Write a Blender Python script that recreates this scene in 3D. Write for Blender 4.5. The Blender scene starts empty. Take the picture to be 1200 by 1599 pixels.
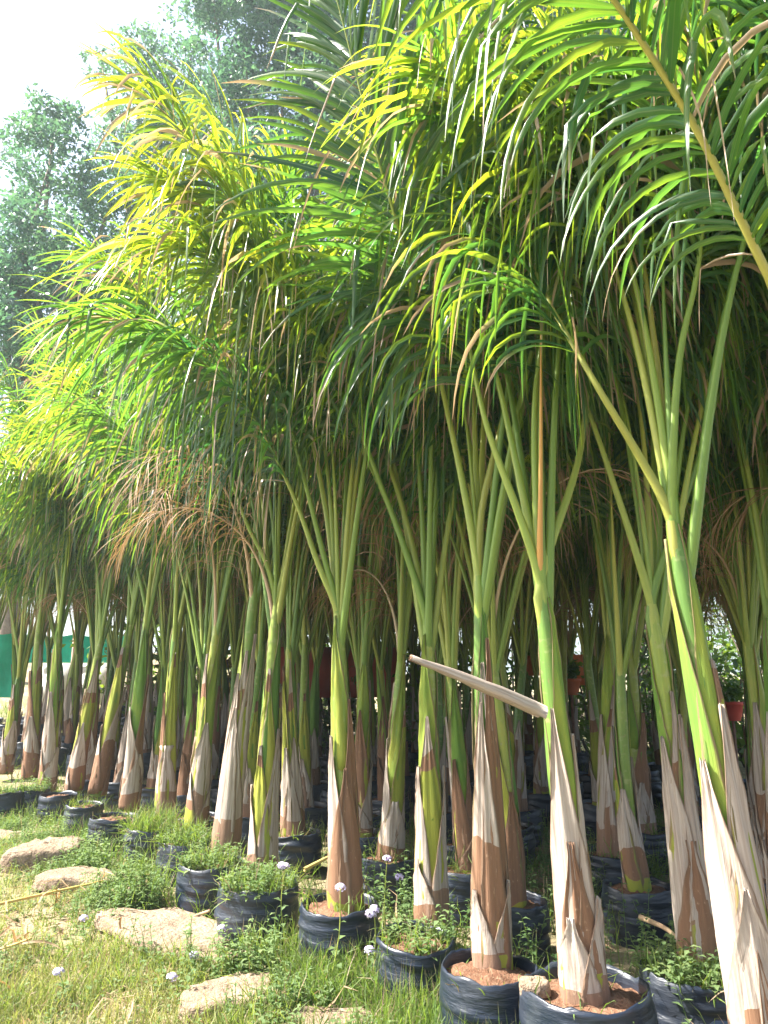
import bpy, math, random
import numpy as np
from mathutils import Vector

random.seed(7)
R = np.random.default_rng(11)
S = bpy.context.scene
COL = S.collection
rad = math.radians

# ------------------------------------------------------------------ camera, sky, sun, exposure
CAM_H = 1.45
PITCH = rad(12)
cd = bpy.data.cameras.new('camera')
cam = bpy.data.objects.new('camera', cd)
COL.objects.link(cam)
cam.location = (0, 0, CAM_H)
cam.rotation_euler = (rad(90) + PITCH, 0, 0)
cd.sensor_fit = 'VERTICAL'
cd.angle = 2 * math.atan(799.5 / 1163)
cd.clip_start = 0.05
cd.clip_end = 2000
S.camera = cam

SUN_EL, SUN_AZ = 50, 86          # elevation; degrees to the left of the view direction
sun_dir = Vector((-math.cos(rad(SUN_EL)) * math.sin(rad(SUN_AZ)), math.cos(rad(SUN_EL)) * math.cos(rad(SUN_AZ)), math.sin(rad(SUN_EL))))
w = bpy.data.worlds.new('World')
S.world = w
w.use_nodes = True
nt = w.node_tree
bg = nt.nodes['Background']
sky = nt.nodes.new('ShaderNodeTexSky')
sky.sky_type = 'NISHITA'
sky.sun_disc = False
sky.sun_elevation = rad(SUN_EL)
sky.sun_rotation = -rad(SUN_AZ)
sky.air_density = 1.0
sky.dust_density = 4.0
sky.ozone_density = 1.0
nt.links.new(sky.outputs[0], bg.inputs[0])
bg.inputs[1].default_value = 0.095
ld = bpy.data.lights.new('sun', 'SUN')
ld.energy = 5.0
ld.angle = rad(0.5)
ld.color = (1.0, 0.95, 0.86)
so = bpy.data.objects.new('sun', ld)
COL.objects.link(so)
so.rotation_euler = sun_dir.to_track_quat('Z', 'Y').to_euler()
S.view_settings.view_transform = 'Standard'
S.view_settings.look = 'None'
S.view_settings.gamma = 1
S.view_settings.exposure = 2.2
S.view_settings.use_curve_mapping = False
S.cycles.use_denoising = True
S.cycles.max_bounces = 8
S.cycles.transparent_max_bounces = 6
S.cycles.diffuse_bounces = 3
S.cycles.transmission_bounces = 5
S.cycles.sample_clamp_indirect = 6

# ------------------------------------------------------------------ helpers
def ray(px, py):
    u = (px - 600) / 1163; v = (py - 799.5) / 1163
    return np.array([u, math.cos(PITCH) + v * math.sin(PITCH), math.sin(PITCH) - v * math.cos(PITCH)])
def atz(px, py, z):               # the point at height z seen at a pixel of the photograph
    r = ray(px, py); return np.array([0, 0, CAM_H]) + r * ((z - CAM_H) / r[2])
def aty(px, py, y):               # the point at distance y
    r = ray(px, py); return np.array([0, 0, CAM_H]) + r * (y / r[1])
def sstep(a, b, x):
    t = np.clip((x - a) / (b - a), 0, 1); return t * t * (3 - 2 * t)
def ground_z(x, y):
    x = np.asarray(x, float); y = np.asarray(y, float)
    bank = np.clip(y - 8.6, 0, 14) * 0.14 * sstep(-0.5, -4.5, x)
    bump = 0.018 * np.sin(2.1 * x + 1.3) * np.cos(1.7 * y) + 0.012 * np.sin(5.3 * x + y * 3.1) + .008 * np.sin(9 * y - 4 * x)
    return bank + bump

def empty(name, loc, rz=0):
    o = bpy.data.objects.new(name, None)
    o.empty_display_size = 0.1
    o.location = [float(v) for v in loc]; o.rotation_euler = (0, 0, rz)
    COL.objects.link(o)
    return o
def tag(o, label, cat, group=None):
    o['label'] = label; o['category'] = cat
    if group: o['group'] = group
    return o
def qdata(name, V, Q, mat=None, smooth=True, uv=None, col=None):
    V = np.asarray(V, np.float32).reshape(-1, 3); Q = np.asarray(Q, np.int32).reshape(-1, 4)
    me = bpy.data.meshes.new(name)
    me.vertices.add(len(V)); me.vertices.foreach_set('co', V.ravel())
    me.loops.add(Q.size); me.loops.foreach_set('vertex_index', Q.ravel())
    me.polygons.add(len(Q))
    me.polygons.foreach_set('loop_start', np.arange(0, Q.size, 4, dtype=np.int32))
    if smooth: me.polygons.foreach_set('use_smooth', np.ones(len(Q), bool))
    if uv is not None:
        l = me.uv_layers.new(name='UVMap')
        l.data.foreach_set('uv', np.asarray(uv, np.float32)[Q.ravel()].ravel())
    if col is not None:
        a = me.attributes.new('tint', 'FLOAT_COLOR', 'POINT')
        c = np.full((len(V), 4), .5, np.float32); c[:, :col.shape[1]] = col
        a.data.foreach_set('color', c.ravel())
    me.update(calc_edges=True)
    if mat: me.materials.append(mat)
    return me
def link(name, me, parent=None, loc=None, kind=None):
    o = bpy.data.objects.new(name, me)
    COL.objects.link(o)
    if parent: o.parent = parent
    if loc is not None: o.location = [float(v) for v in loc]
    if kind: o['kind'] = kind
    return o
def qobj(name, V, Q, mat, parent=None, kind=None, **k):
    return link(name, qdata(name, V, Q, mat, **k), parent, None, kind)
def copy_tree(o, parent=None):
    c = o.copy(); COL.objects.link(c)
    if parent: c.parent = parent
    for ch in o.children: copy_tree(ch, c)
    return c
def nrm(a):
    return a / np.maximum(np.linalg.norm(a, axis=-1, keepdims=True), 1e-9)
def catmull(P, n):
    P = np.asarray(P, float); m = len(P)
    P = np.vstack([2 * P[0] - P[1], P, 2 * P[-1] - P[-2]])
    out = []
    for i in range(1, m):
        p0, p1, p2, p3 = P[i - 1], P[i], P[i + 1], P[i + 2]
        for t in np.linspace(0, 1, 12, endpoint=(i == m - 1)):
            out.append(.5 * ((2 * p1) + (-p0 + p2) * t + (2 * p0 - 5 * p1 + 4 * p2 - p3) * t * t + (-p0 + 3 * p1 - 3 * p2 + p3) * t ** 3))
    return resample(np.array(out), n)
def resample(C, n):
    d = np.r_[0, np.cumsum(np.linalg.norm(np.diff(C, axis=0), axis=1))]
    s = np.linspace(0, d[-1], n)
    return np.stack([np.interp(s, d, C[:, k]) for k in range(3)], 1)
def frames(C):
    T = nrm(np.gradient(C, axis=0))
    ref = np.array([0.13, -1.0, 0.07]) if abs(T[0][2]) > .7 else np.array([0, 0, 1.])
    B = np.zeros_like(T); b = np.cross(T[0], ref)
    for i in range(len(T)):
        b = b - T[i] * np.dot(b, T[i]); b = b / max(np.linalg.norm(b), 1e-9); B[i] = b
    return T, B, np.cross(B, T)
def tube(C, r, n=8, flat=1.0, cap=True):
    """vertices, quads, uv of a tube along C; r per point"""
    C = np.asarray(C, float); r = np.broadcast_to(np.asarray(r, float), (len(C),))
    T, B, N = frames(C)
    a = np.linspace(0, 2 * math.pi, n, endpoint=False)
    V = C[:, None] + r[:, None, None] * (np.cos(a)[None, :, None] * B[:, None] + flat * np.sin(a)[None, :, None] * N[:, None])
    m = len(C)
    i = np.arange(m - 1)[:, None] * n; j = np.arange(n)[None]; k = (j + 1) % n
    Q = np.stack([i + j, i + k, i + n + k, i + n + j], -1).reshape(-1, 4)
    uv = np.stack(np.broadcast_arrays(a[None] / (2 * math.pi), np.linspace(0, 1, m)[:, None]), -1).reshape(-1, 2)
    V = V.reshape(-1, 3)
    if cap:
        for e in (0, m - 1):
            b = e * n
            for q in range(1, n - 2, 2):
                Q = np.vstack([Q, [b, b + q, b + q + 1, b + (q + 2) % n]])
    return V, Q, uv
class MB:
    def __init__(s): s.V = []; s.Q = []; s.U = []; s.C = []; s.n = 0
    def add(s, V, Q, U=None, C=None):
        V = np.asarray(V).reshape(-1, 3)
        s.V.append(V); s.Q.append(np.asarray(Q) + s.n); s.n += len(V)
        s.U.append(U if U is not None else np.zeros((len(V), 2)))
        s.C.append(C if C is not None else np.zeros((len(V), 3)))
    def box(s, c, d, rz=0, C=None):
        x = np.array([[i, j, k] for k in (-.5, .5) for i, j in ((-.5, -.5), (.5, -.5), (.5, .5), (-.5, .5))]) * np.asarray(d)
        ca, sa = math.cos(rz), math.sin(rz)
        x = np.stack([x[:, 0] * ca - x[:, 1] * sa, x[:, 0] * sa + x[:, 1] * ca, x[:, 2]], 1) + np.asarray(c)
        s.add(x, [[3, 2, 1, 0], [4, 5, 6, 7], [0, 1, 5, 4], [1, 2, 6, 5], [2, 3, 7, 6], [3, 0, 4, 7]], C=C)
    def data(s, name, mat, smooth=True):
        return qdata(name, np.vstack(s.V), np.vstack(s.Q), mat, smooth, np.vstack(s.U), np.vstack(s.C))
    def obj(s, name, mat, parent=None, smooth=True, kind=None):
        return link(name, s.data(name, mat, smooth), parent, None, kind)

# ------------------------------------------------------------------ materials
class NT:
    def __init__(s, name):
        s.m = bpy.data.materials.new(name); s.m.use_nodes = True
        s.t = s.m.node_tree; s.t.nodes.clear()
        s.out = s.n('ShaderNodeOutputMaterial')
    def n(s, typ, **k):
        x = s.t.nodes.new(typ)
        for a, b in k.items(): setattr(x, a, b)
        return x
    def l(s, a, b): s.t.links.new(a, b)
    def inp(s, x, name, v):
        if hasattr(v, 'is_output') or isinstance(v, bpy.types.NodeSocket): s.l(v, x.inputs[name])
        else: x.inputs[name].default_value = v
    def noise(s, vec, scale, detail=3, rough=.5):
        x = s.n('ShaderNodeTexNoise'); s.l(vec, x.inputs['Vector'])
        x.inputs['Scale'].default_value = scale; x.inputs['Detail'].default_value = detail; x.inputs['Roughness'].default_value = rough
        return x.outputs['Fac']
    def math(s, op, a, b=0.0, clamp=False):
        x = s.n('ShaderNodeMath', operation=op, use_clamp=clamp); s.inp(x, 0, a); s.inp(x, 1, b); return x.outputs[0]
    def ramp(s, f, stops, interp='LINEAR'):
        x = s.n('ShaderNodeValToRGB'); s.l(f, x.inputs[0]); e = x.color_ramp.elements; x.color_ramp.interpolation = interp
        while len(e) < len(stops): e.new(0.5)
        for q, (p, c) in zip(e, stops): q.position = p; q.color = (c[0], c[1], c[2], 1) if not np.isscalar(c) else (c, c, c, 1)
        return x.outputs[0]
    def mix(s, f, a, b, blend='MIX'):
        x = s.n('ShaderNodeMix', data_type='RGBA', blend_type=blend)
        for idx, v in ((0, f), (6, a), (7, b)):
            if isinstance(v, bpy.types.NodeSocket): s.l(v, x.inputs[idx])
            elif idx == 0: x.inputs[0].default_value = v
            else: x.inputs[idx].default_value = (*v, 1)
        return x.outputs[2]
    def mapv(s, vec, scale=(1, 1, 1), loc=None):
        x = s.n('ShaderNodeMapping'); s.l(vec, x.inputs[0]); x.inputs['Scale'].default_value = scale
        if loc is not None: s.l(loc, x.inputs['Location'])
        return x.outputs[0]
    def bump(s, h, strength=.3, dist=.01):
        x = s.n('ShaderNodeBump'); s.l(h, x.inputs['Height']); x.inputs['Strength'].default_value = strength; x.inputs['Distance'].default_value = dist
        return x.outputs[0]
    def pr(s, color, rough=.6, spec=.4, normal=None):
        x = s.n('ShaderNodeBsdfPrincipled')
        s.inp(x, 'Base Color', color if isinstance(color, bpy.types.NodeSocket) else (*color, 1)); s.inp(x, 'Roughness', rough)
        x.inputs['Specular IOR Level'].default_value = spec
        if normal is not None: s.l(normal, x.inputs['Normal'])
        return x.outputs[0]
    def done(s, sh): s.l(sh, s.out.inputs[0]); return s.m
    def obj_rand(s): return s.n('ShaderNodeObjectInfo').outputs['Random']
    def tint(s):
        a = s.n('ShaderNodeAttribute', attribute_name='tint'); x = s.n('ShaderNodeSeparateColor'); s.l(a.outputs['Color'], x.inputs[0])
        return x.outputs

def leaf_material(name, greens, trans, transfac, rough=.4, dry=(.43, .34, .24)):
    t = NT(name)
    r, g, b = t.tint()[:3]
    geo = t.n('ShaderNodeNewGeometry').outputs['Position']
    nz = t.noise(geo, 2.2, 2)
    cross = t.n('ShaderNodeAttribute', attribute_name='tint').outputs['Alpha']
    cv = t.n('ShaderNodeCombineXYZ'); t.l(t.math('MULTIPLY', cross, 9.0), cv.inputs[0]); t.l(t.math('MULTIPLY', g, 2.0), cv.inputs[1]); t.l(t.math('MULTIPLY', r, 40.0), cv.inputs[2])
    pleat = t.noise(cv.outputs[0], 1, 3, .6)
    spot = t.noise(geo, 60, 3, .6)
    f = t.math('ADD', t.math('ADD', t.math('MULTIPLY', r, .72), t.math('MULTIPLY', nz, .22)), t.math('MULTIPLY', t.math('SUBTRACT', pleat, .5), .45))
    f = t.math('ADD', f, t.math('MULTIPLY', t.math('SUBTRACT', g, .4), .12), True)
    base = t.ramp(f, greens)
    rib = t.math('GREATER_THAN', .06, t.math('ABSOLUTE', t.math('SUBTRACT', cross, .5)))
    base = t.mix(t.math('MULTIPLY', rib, .0 if name in ('tree_leaf', 'shrub_leaf', 'croton_leaf', 'weed_leaf') else .45), base, (.22, .26, .1))
    base = t.mix(t.ramp(spot, [(.66, 0.0), (.76, .55)]), base, (.2, .15, .07))
    tip = t.math('MULTIPLY', t.math('SUBTRACT', t.math('ADD', g, b), 1.0), 5.0, True)   # dry where tip position + dryness pass one
    col = t.mix(tip, base, t.mix(nz, dry, (dry[0] * .6, dry[1] * .5, dry[2] * .45)))
    tcol = t.mix(tip, t.ramp(f, trans), (.42, .29, .15))
    tr = t.n('ShaderNodeBsdfTranslucent'); t.l(tcol, tr.inputs[0])
    p = t.pr(col, rough, .5, t.bump(pleat, .25, .003))
    mx = t.n('ShaderNodeMixShader'); mx.inputs[0].default_value = transfac
    t.l(p, mx.inputs[1]); t.l(tr.outputs[0], mx.inputs[2])
    return t.done(mx.outputs[0])

M_LEAF = leaf_material('palm_leaf', [(0, (.011, .05, .026)), (.45, (.02, .08, .03)), (.8, (.062, .13, .024)), (1, (.2, .22, .03))],  # dark end lowered: deeper, cooler shade put into the leaf colour
                       [(0, (.035, .2, .05)), (.42, (.19, .40, .03)), (.7, (.47, .6, .025)), (1, (.80, .76, .025))], .5, .3)
M_DRY = leaf_material('dry_leaf', [(0, (.22, .13, .075)), (.5, (.34, .22, .13)), (1, (.45, .34, .22))], [(0, (.3, .16, .06)), (1, (.42, .26, .1))], .3, .7)
M_TREE = leaf_material('tree_leaf', [(0, (.028, .085, .08)), (.5, (.046, .13, .105)), (1, (.085, .18, .12))], [(0, (.06, .18, .09)), (1, (.18, .34, .1))], .4, .4)  # teal cast: the blue of distant haze is put into the leaf colour
M_SHRUB = leaf_material('shrub_leaf', [(0, (.03, .08, .02)), (.5, (.06, .13, .025)), (1, (.12, .19, .03))], [(0, (.12, .25, .03)), (1, (.3, .4, .03))], .4, .4)
M_GRASS = leaf_material('grass_blade', [(0, (.055, .115, .022)), (.5, (.11, .18, .035)), (.72, (.2, .23, .06)), (1, (.44, .36, .2))],
                        [(0, (.15, .3, .03)), (.6, (.3, .4, .05)), (1, (.4, .32, .12))], .4, .55)
M_WEED = leaf_material('weed_leaf', [(0, (.07, .135, .05)), (.6, (.15, .22, .09)), (1, (.26, .31, .14))], [(0, (.15, .3, .04)), (1, (.34, .42, .06))], .4, .5)
M_YELLOW = leaf_material('croton_leaf', [(0, (.25, .2, .02)), (1, (.55, .38, .03))], [(0, (.5, .4, .02)), (1, (.6, .4, .02))], .4, .4)

def m_stem():
    t = NT('palm_stem')
    uv = t.n('ShaderNodeUVMap').outputs[0]; rnd = t.obj_rand()
    cx = t.n('ShaderNodeCombineXYZ'); t.l(rnd, cx.inputs[0]); t.l(t.math('MULTIPLY', rnd, 37.0), cx.inputs[1])
    st = t.noise(t.mapv(uv, (26, 2.2, 1), cx.outputs[0]), 1, 3)
    sp = t.noise(t.mapv(uv, (5, 6, 1), cx.outputs[0]), 1.0, 4, .6)
    y = t.math('ADD', t.math('MULTIPLY', rnd, .45), t.math('MULTIPLY', sp, .6))
    col = t.ramp(y, [(.2, (.06, .15, .028)), (.45, (.13, .24, .035)), (.7, (.27, .34, .05)), (.95, (.46, .39, .06))])
    col = t.mix(t.math('MULTIPLY', st, .45), col, (.05, .09, .02))
    mot = t.noise(t.mapv(uv, (9, 22, 1), cx.outputs[0]), 1, 5, .7)
    col = t.mix(t.ramp(mot, [(.59, 0.0), (.69, .85)]), col, (.2, .14, .07))
    col = t.mix(t.ramp(t.noise(t.mapv(uv, (4, 40, 1), cx.outputs[0]), 1, 2), [(.56, 0.0), (.7, .55)]), col, (.3, .31, .14))
    return t.done(t.pr(col, .42, .45, t.bump(st, .25, .006)))
M_STEM = m_stem()
def m_petiole(name, stops):
    t = NT(name)
    uv = t.n('ShaderNodeUVMap').outputs[0]; rnd = t.obj_rand()
    cx = t.n('ShaderNodeCombineXYZ'); t.l(t.math('MULTIPLY', rnd, 53.0), cx.inputs[1])
    n1 = t.noise(t.mapv(uv, (6, 5, 1), cx.outputs[0]), 1, 4, .6)
    col = t.ramp(t.math('ADD', t.math('MULTIPLY', rnd, .5), t.math('MULTIPLY', n1, .5)), stops)
    return t.done(t.pr(col, .42, .45, t.bump(t.noise(t.mapv(uv, (20, 3, 1)), 1, 2), .2, .004)))
M_PET = m_petiole('petiole', [(.15, (.07, .155, .026)), (.5, (.165, .25, .036)), (.85, (.35, .36, .08))])
M_PETY = m_petiole('petiole_yellow', [(.15, (.2, .24, .04)), (.5, (.3, .29, .06)), (.85, (.4, .33, .1))])
M_PETO = m_petiole('petiole_orange', [(.15, (.5, .24, .05)), (.5, (.5, .28, .07)), (.85, (.4, .2, .06))])
M_PETD = m_petiole('petiole_dry', [(.15, (.3, .2, .12)), (.5, (.42, .3, .2)), (.85, (.5, .4, .28))])

def m_sheath(name, mode):
    t = NT(name)
    uv = t.n('ShaderNodeUVMap').outputs[0]; rnd = t.obj_rand()
    cx = t.n('ShaderNodeCombineXYZ'); t.l(t.math('MULTIPLY', rnd, 11.0), cx.inputs[0]); t.l(t.math('MULTIPLY', rnd, 71.0), cx.inputs[1])
    fib = t.noise(t.mapv(uv, (46, 2.0, 1), cx.outputs[0]), 1, 4, .65)
    blot = t.noise(t.mapv(uv, (3.5, 2.6, 1), cx.outputs[0]), 1, 4, .55)
    fine = t.noise(t.mapv(uv, (30, 16, 1), cx.outputs[0]), 1, 3, .7)
    pale = t.ramp(fib, [(.3, (.21, .165, .135)), (.5, (.36, .305, .26)), (.7, (.46, .405, .36))])
    pale = t.mix(t.ramp(blot, [(.45, 0.0), (.75, .55)]), pale, (.34, .25, .2))
    brown = t.mix(fib, (.135, .072, .044), (.27, .148, .086))
    brown = t.mix(t.ramp(fine, [(.62, 0.0), (.72, .6)]), brown, (.48, .34, .22))
    green = t.mix(blot, (.12, .19, .03), (.36, .33, .045))
    sx = t.n('ShaderNodeSeparateXYZ'); t.l(uv, sx.inputs[0]); v = sx.outputs[1]
    # v plus ragged edge
    e = t.math('ADD', v, t.math('MULTIPLY', t.math('SUBTRACT', t.noise(t.mapv(uv, (1.8, 1.4, 1), cx.outputs[0]), 1, 3, .4), .5), .4))
    r2 = t.math('FRACT', t.math('MULTIPLY', rnd, 17.31)); r3 = t.math('FRACT', t.math('MULTIPLY', rnd, 41.7))
    if mode == 'pale':
        c1 = t.math('GREATER_THAN', t.math('ADD', .1, t.math('MULTIPLY', r2, .3)), e)
        col = t.mix(t.math('MULTIPLY', c1, .85), pale, brown)
    elif mode == 'mixed':
        c1 = t.math('GREATER_THAN', t.math('ADD', .2, t.math('MULTIPLY', r2, .35)), e)
        c2 = t.math('GREATER_THAN', t.math('SUBTRACT', t.math('MULTIPLY', r3, .4), .14), e)
        col = t.mix(c2, t.mix(c1, pale, brown), green)
    elif mode == 'brown':
        c2 = t.math('GREATER_THAN', t.math('SUBTRACT', t.math('MULTIPLY', r3, .4), .1), e)
        col = t.mix(c2, brown, green)
    else:
        c1 = t.math('GREATER_THAN', e, t.math('ADD', .62, t.math('MULTIPLY', r2, .3)))
        c0 = t.math('GREATER_THAN', e, t.math('ADD', .72, t.math('MULTIPLY', r2, .3)))
        col = t.mix(c0, t.mix(c1, green, brown), pale)
    if mode == 'upper':
        fresh = t.ramp(t.math('ADD', t.math('MULTIPLY', rnd, .4), t.math('MULTIPLY', blot, .6)), [(.2, (.06, .15, .028)), (.5, (.13, .24, .035)), (.8, (.38, .38, .06))])
        col = t.mix(t.math('MULTIPLY', fib, .35), fresh, (.06, .11, .025))
    er = t.tint()[0]
    em = t.ramp(t.math('ADD', er, t.math('MULTIPLY', t.math('SUBTRACT', fine, .5), .22)), [(.86, 0.0), (.97, .8)])
    col = t.mix(em, col, (.20, .13, .085))
    hgt = t.math('ADD', fib, t.math('MULTIPLY', fine, .4))
    return t.done(t.pr(col, .72, .25, t.bump(hgt, .55, .008)))
M_SH = {k: m_sheath('sheath_' + k, k) for k in ('pale', 'mixed', 'brown', 'green', 'upper')}

def m_bag():
    t = NT('black_grow_bag')
    co = t.n('ShaderNodeTexCoord').outputs['Object']; rnd = t.obj_rand()
    cx = t.n('ShaderNodeCombineXYZ'); t.l(t.math('MULTIPLY', rnd, 9.0), cx.inputs[0]); t.l(t.math('MULTIPLY', rnd, 33.0), cx.inputs[1])
    w1 = t.noise(t.mapv(co, (4, 4, 26), cx.outputs[0]), 1, 5, .55)
    d = t.noise(t.mapv(co, (5, 5, 5), cx.outputs[0]), 1, 4, .6)
    col = t.mix(t.ramp(d, [(.5, 0.0), (.78, .8)]), (.008, .014, .028), (.055, .062, .075))
    return t.done(t.pr(col, t.math('ADD', .24, t.math('MULTIPLY', d, .3)), .6, t.bump(w1, .6, .02)))
M_BAG = m_bag()
def m_noisy(name, a, b, scale=4, rough=.85, bump=.4, bdist=.02, c=None, coord='Object', detail=6):
    t = NT(name)
    co = t.n('ShaderNodeTexCoord').outputs[coord]
    n1 = t.noise(co, scale, detail, .6); n2 = t.noise(co, scale * 7, 4, .6)
    col = t.mix(t.ramp(n1, [(.35, 0.0), (.65, 1.0)]), a, b)
    if c: col = t.mix(t.ramp(n2, [(.5, 0.0), (.7, .8)]), col, c)
    return t.done(t.pr(col, rough, .25, t.bump(t.math('ADD', n1, n2), bump, bdist)))
M_SOIL = m_noisy('red_soil', (.1, .045, .025), (.19, .10, .06), 9, .95, .8, .02, (.24, .17, .11))
M_ROCK = m_noisy('slab_stone', (.21, .15, .105), (.31, .235, .17), 5, .95, 1, .03, (.15, .105, .075))
M_BARK = m_noisy('bark', (.13, .1, .08), (.24, .2, .16), 6, .9, .6, .03)
M_CLAY = m_noisy('terracotta', (.45, .12, .05), (.55, .17, .08), 3, .7, .1, .01)
M_CLAYP = m_noisy('red_plastic', (.5, .06, .05), (.55, .09, .06), 3, .5, .1, .01)
M_WALLW = m_noisy('whitewashed_wall', (.55, .55, .52), (.68, .68, .66), 2, .85, .2, .01)
M_WALLR = m_noisy('red_panel', (.42, .08, .05), (.5, .12, .08), 2, .7, .2, .01)
M_NET = m_noisy('green_net', (.0, .22, .14), (.01, .30, .2), 3, .7, .3, .01)
M_STICK = m_noisy('dry_stick', (.3, .2, .12), (.42, .3, .18), 12, .8, .3, .005)
M_STRAWY = m_noisy('yellow_stalk', (.5, .36, .1), (.55, .42, .16), 10, .6, .2, .004)
M_METAL = m_noisy('old_pipe', (.2, .1, .07), (.3, .16, .11), 12, .6, .2, .004)
M_FLOWER = m_noisy('lilac_petal', (.55, .45, .75), (.75, .68, .85), 40, .7, .3, .004)
M_ORANGE = m_noisy('orange_sheet', (.6, .13, .04), (.66, .18, .06), 4, .7, .2, .01)
def m_ground():
    t = NT('ground_soil')
    co = t.n('ShaderNodeTexCoord').outputs['Object']
    n1 = t.noise(co, 1.1, 6, .6); n2 = t.noise(co, 9, 6, .65); n3 = t.noise(co, 45, 4, .7)
    col = t.mix(t.ramp(n2, [(.35, 0.0), (.65, 1.0)]), (.24, .17, .11), (.40, .32, .22))
    col = t.mix(t.ramp(n1, [(.42, 0.0), (.6, .75)]), col, (.12, .15, .05))
    col = t.mix(t.ramp(n3, [(.5, 0.0), (.7, .6)]), col, (.42, .35, .24))
    return t.done(t.pr(col, .95, .15, t.bump(t.math('ADD', n2, n3), .8, .03)))
M_GROUND = m_ground()

# ------------------------------------------------------------------ ground
gx = np.r_[np.linspace(-400, -14, 10), np.linspace(-13, 12, 110), np.linspace(14, 400, 10)]
gy = np.r_[np.linspace(-60, -2, 6), np.linspace(-1, 24, 110), np.linspace(27, 500, 12)]
X, Y = np.meshgrid(gx, gy)
Z = ground_z(X, Y)
n, m = len(gx), len(gy)
i = (np.arange(m - 1)[:, None] * n + np.arange(n - 1)[None]).ravel()
qobj('ground', np.stack([X, Y, Z], -1), np.stack([i, i + 1, i + n + 1, i + n], 1), M_GROUND, kind='structure')

# ------------------------------------------------------------------ palm builder
def blades(P, D, L, W, droop, upref, S=6, kink=None, curl=0.0, rng=R, fold=.22, twist=.5):
    """N drooping blades from P along D: returns V (N, (S+1)*3, 3), Q for one blade, s"""
    N = len(P); ds = 1.0 / S
    pos = P.copy(); d = nrm(D)
    tw0 = rng.normal(0, twist * .5, N); twr = rng.normal(0, twist, N)
    rows = []
    wl = rng.normal(0, 1, (N, 3)); wl2 = rng.normal(0, 1, (N, 3))
    for k in range(S + 1):
        s = k * ds
        side = nrm(np.cross(d, upref))
        nn = np.cross(side, d)
        a = (tw0 + twr * s)[:, None]
        sd = side * np.cos(a) + nn * np.sin(a); n2 = np.cross(sd, d)
        wdt = W * np.clip(min(1, .35 + s * 4.5), 0, 1) * max(0.04, (1 - s ** 2.2) ** .75)
        h = (wdt * .5)[:, None]
        rows.append(np.stack([pos - sd * h, pos - n2 * h * fold * 2, pos + sd * h], 1))
        step = (L * ds)[:, None]
        pos = pos + d * step
        g = (droop * L * ds * (0.7 + 1.1 * s))[:, None]
        d = d + np.array([0, 0, -1.]) * g
        if kink is not None:
            hit = ((kink >= s) & (kink < s + ds))[:, None]
            d = np.where(hit, nrm(d) * .35 + np.array([0, 0, -1.0]) + wl * .15, d)
        if curl: d = d + (wl * math.sin(s * 9) + wl2 * math.cos(s * 7)) * curl * ds * 4
        d = nrm(d)
    V = np.stack(rows, 1).reshape(N, (S + 1) * 3, 3)
    q = []
    for k in range(S):
        for j in (0, 1):
            a = k * 3 + j; q.append([a, a + 1, a + 4, a + 3])
    return V, np.array(q)
def blade_tint(N, S, rnd, dry):
    s = np.repeat(np.linspace(0, 1, S + 1), 3)
    c = np.zeros((N, (S + 1) * 3, 4)); c[..., 0] = rnd[:, None]; c[..., 1] = s[None]; c[..., 2] = dry[:, None]; c[..., 3] = np.tile([0, .5, 1], S + 1)[None]
    return c

def frond_leaflets(C, rng, t0=.41, pairs=84, Lmax=1.0, W=.029, stiff=0.0, S=8, dryness=.16, drooping=1.0, tone=None):
    t = np.linspace(t0, .995, pairs)
    t = np.repeat(t, 2) + rng.normal(0, .004, pairs * 2)
    t = np.clip(t, 0, 1)
    side = np.tile([1.0, -1.0], pairs)
    keep = rng.random(pairs * 2) > .05
    t, side = t[keep], side[keep]; N = len(t)
    x = t * (len(C) - 1); i = np.clip(x.astype(int), 0, len(C) - 2); f = (x - i)[:, None]
    P = C[i] * (1 - f) + C[i + 1] * f
    T = nrm(np.gradient(C, axis=0)); T = nrm(T[i] * (1 - f) + T[i + 1] * f)
    B = np.cross(T, np.array([0, 0, 1.]))
    bad = np.linalg.norm(B, axis=1) < .12
    av = np.cross(C[-1] - C[0], np.array([0, 0, 1.])); av = av / max(np.linalg.norm(av), 1e-6)
    B[bad] = av; B = nrm(B); Nn = np.cross(B, T)
    u = (t - t0) / (1 - t0)
    a = np.radians(58 - 32 * u + rng.normal(0, 4.5, N))
    plane = rng.integers(0, 3, N)
    phi = np.radians(np.array([25, 3, -18])[plane] * (1 - .55 * stiff) + rng.normal(0, 7, N))
    D = T * np.cos(a)[:, None] + (B * (side * np.cos(phi))[:, None] + Nn * np.sin(phi)[:, None]) * np.sin(a)[:, None]
    L = Lmax * np.interp(u, [0, .12, .4, .8, 1], [.6, .9, 1.04, .76, .42]) * rng.uniform(.82, 1.1, N)
    Wd = W * np.interp(u, [0, .3, .8, 1], [.7, 1, .85, .55]) * rng.uniform(.8, 1.15, N)
    dr = np.where(rng.random(N) < .8, rng.uniform(2.2, 4.6, N), rng.uniform(1.2, 2.4, N)) * (1 - .9 * stiff) * drooping * (1.4 - .6 * u)
    kink = np.where(rng.random(N) < .24 * (1 - stiff), rng.uniform(.15, .65, N), 9.0)
    dry = np.where(rng.random(N) < dryness, rng.uniform(.15, .75, N), rng.uniform(0, .1, N))
    dry = np.where(rng.random(N) < .045, 1.2, dry)
    thin = (dry > 1) & (rng.random(N) < .7); Wd = np.where(thin, Wd * .35, Wd); kink = np.where(thin, rng.uniform(.05, .4, N), kink)
    V, q = blades(P, D, L, Wd, dr, nrm(Nn + .01), S, kink, .06, rng)
    tone = rng.uniform(.1, .9) if tone is None else tone  # high set tones paint backlit yellow into the leaflets; the rest vary at random
    rnd = np.clip(tone * .8 + rng.normal(0, .16, N) + .25 * (u - .5), 0, 1)
    return V, q, blade_tint(N, S, rnd, dry)

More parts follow.
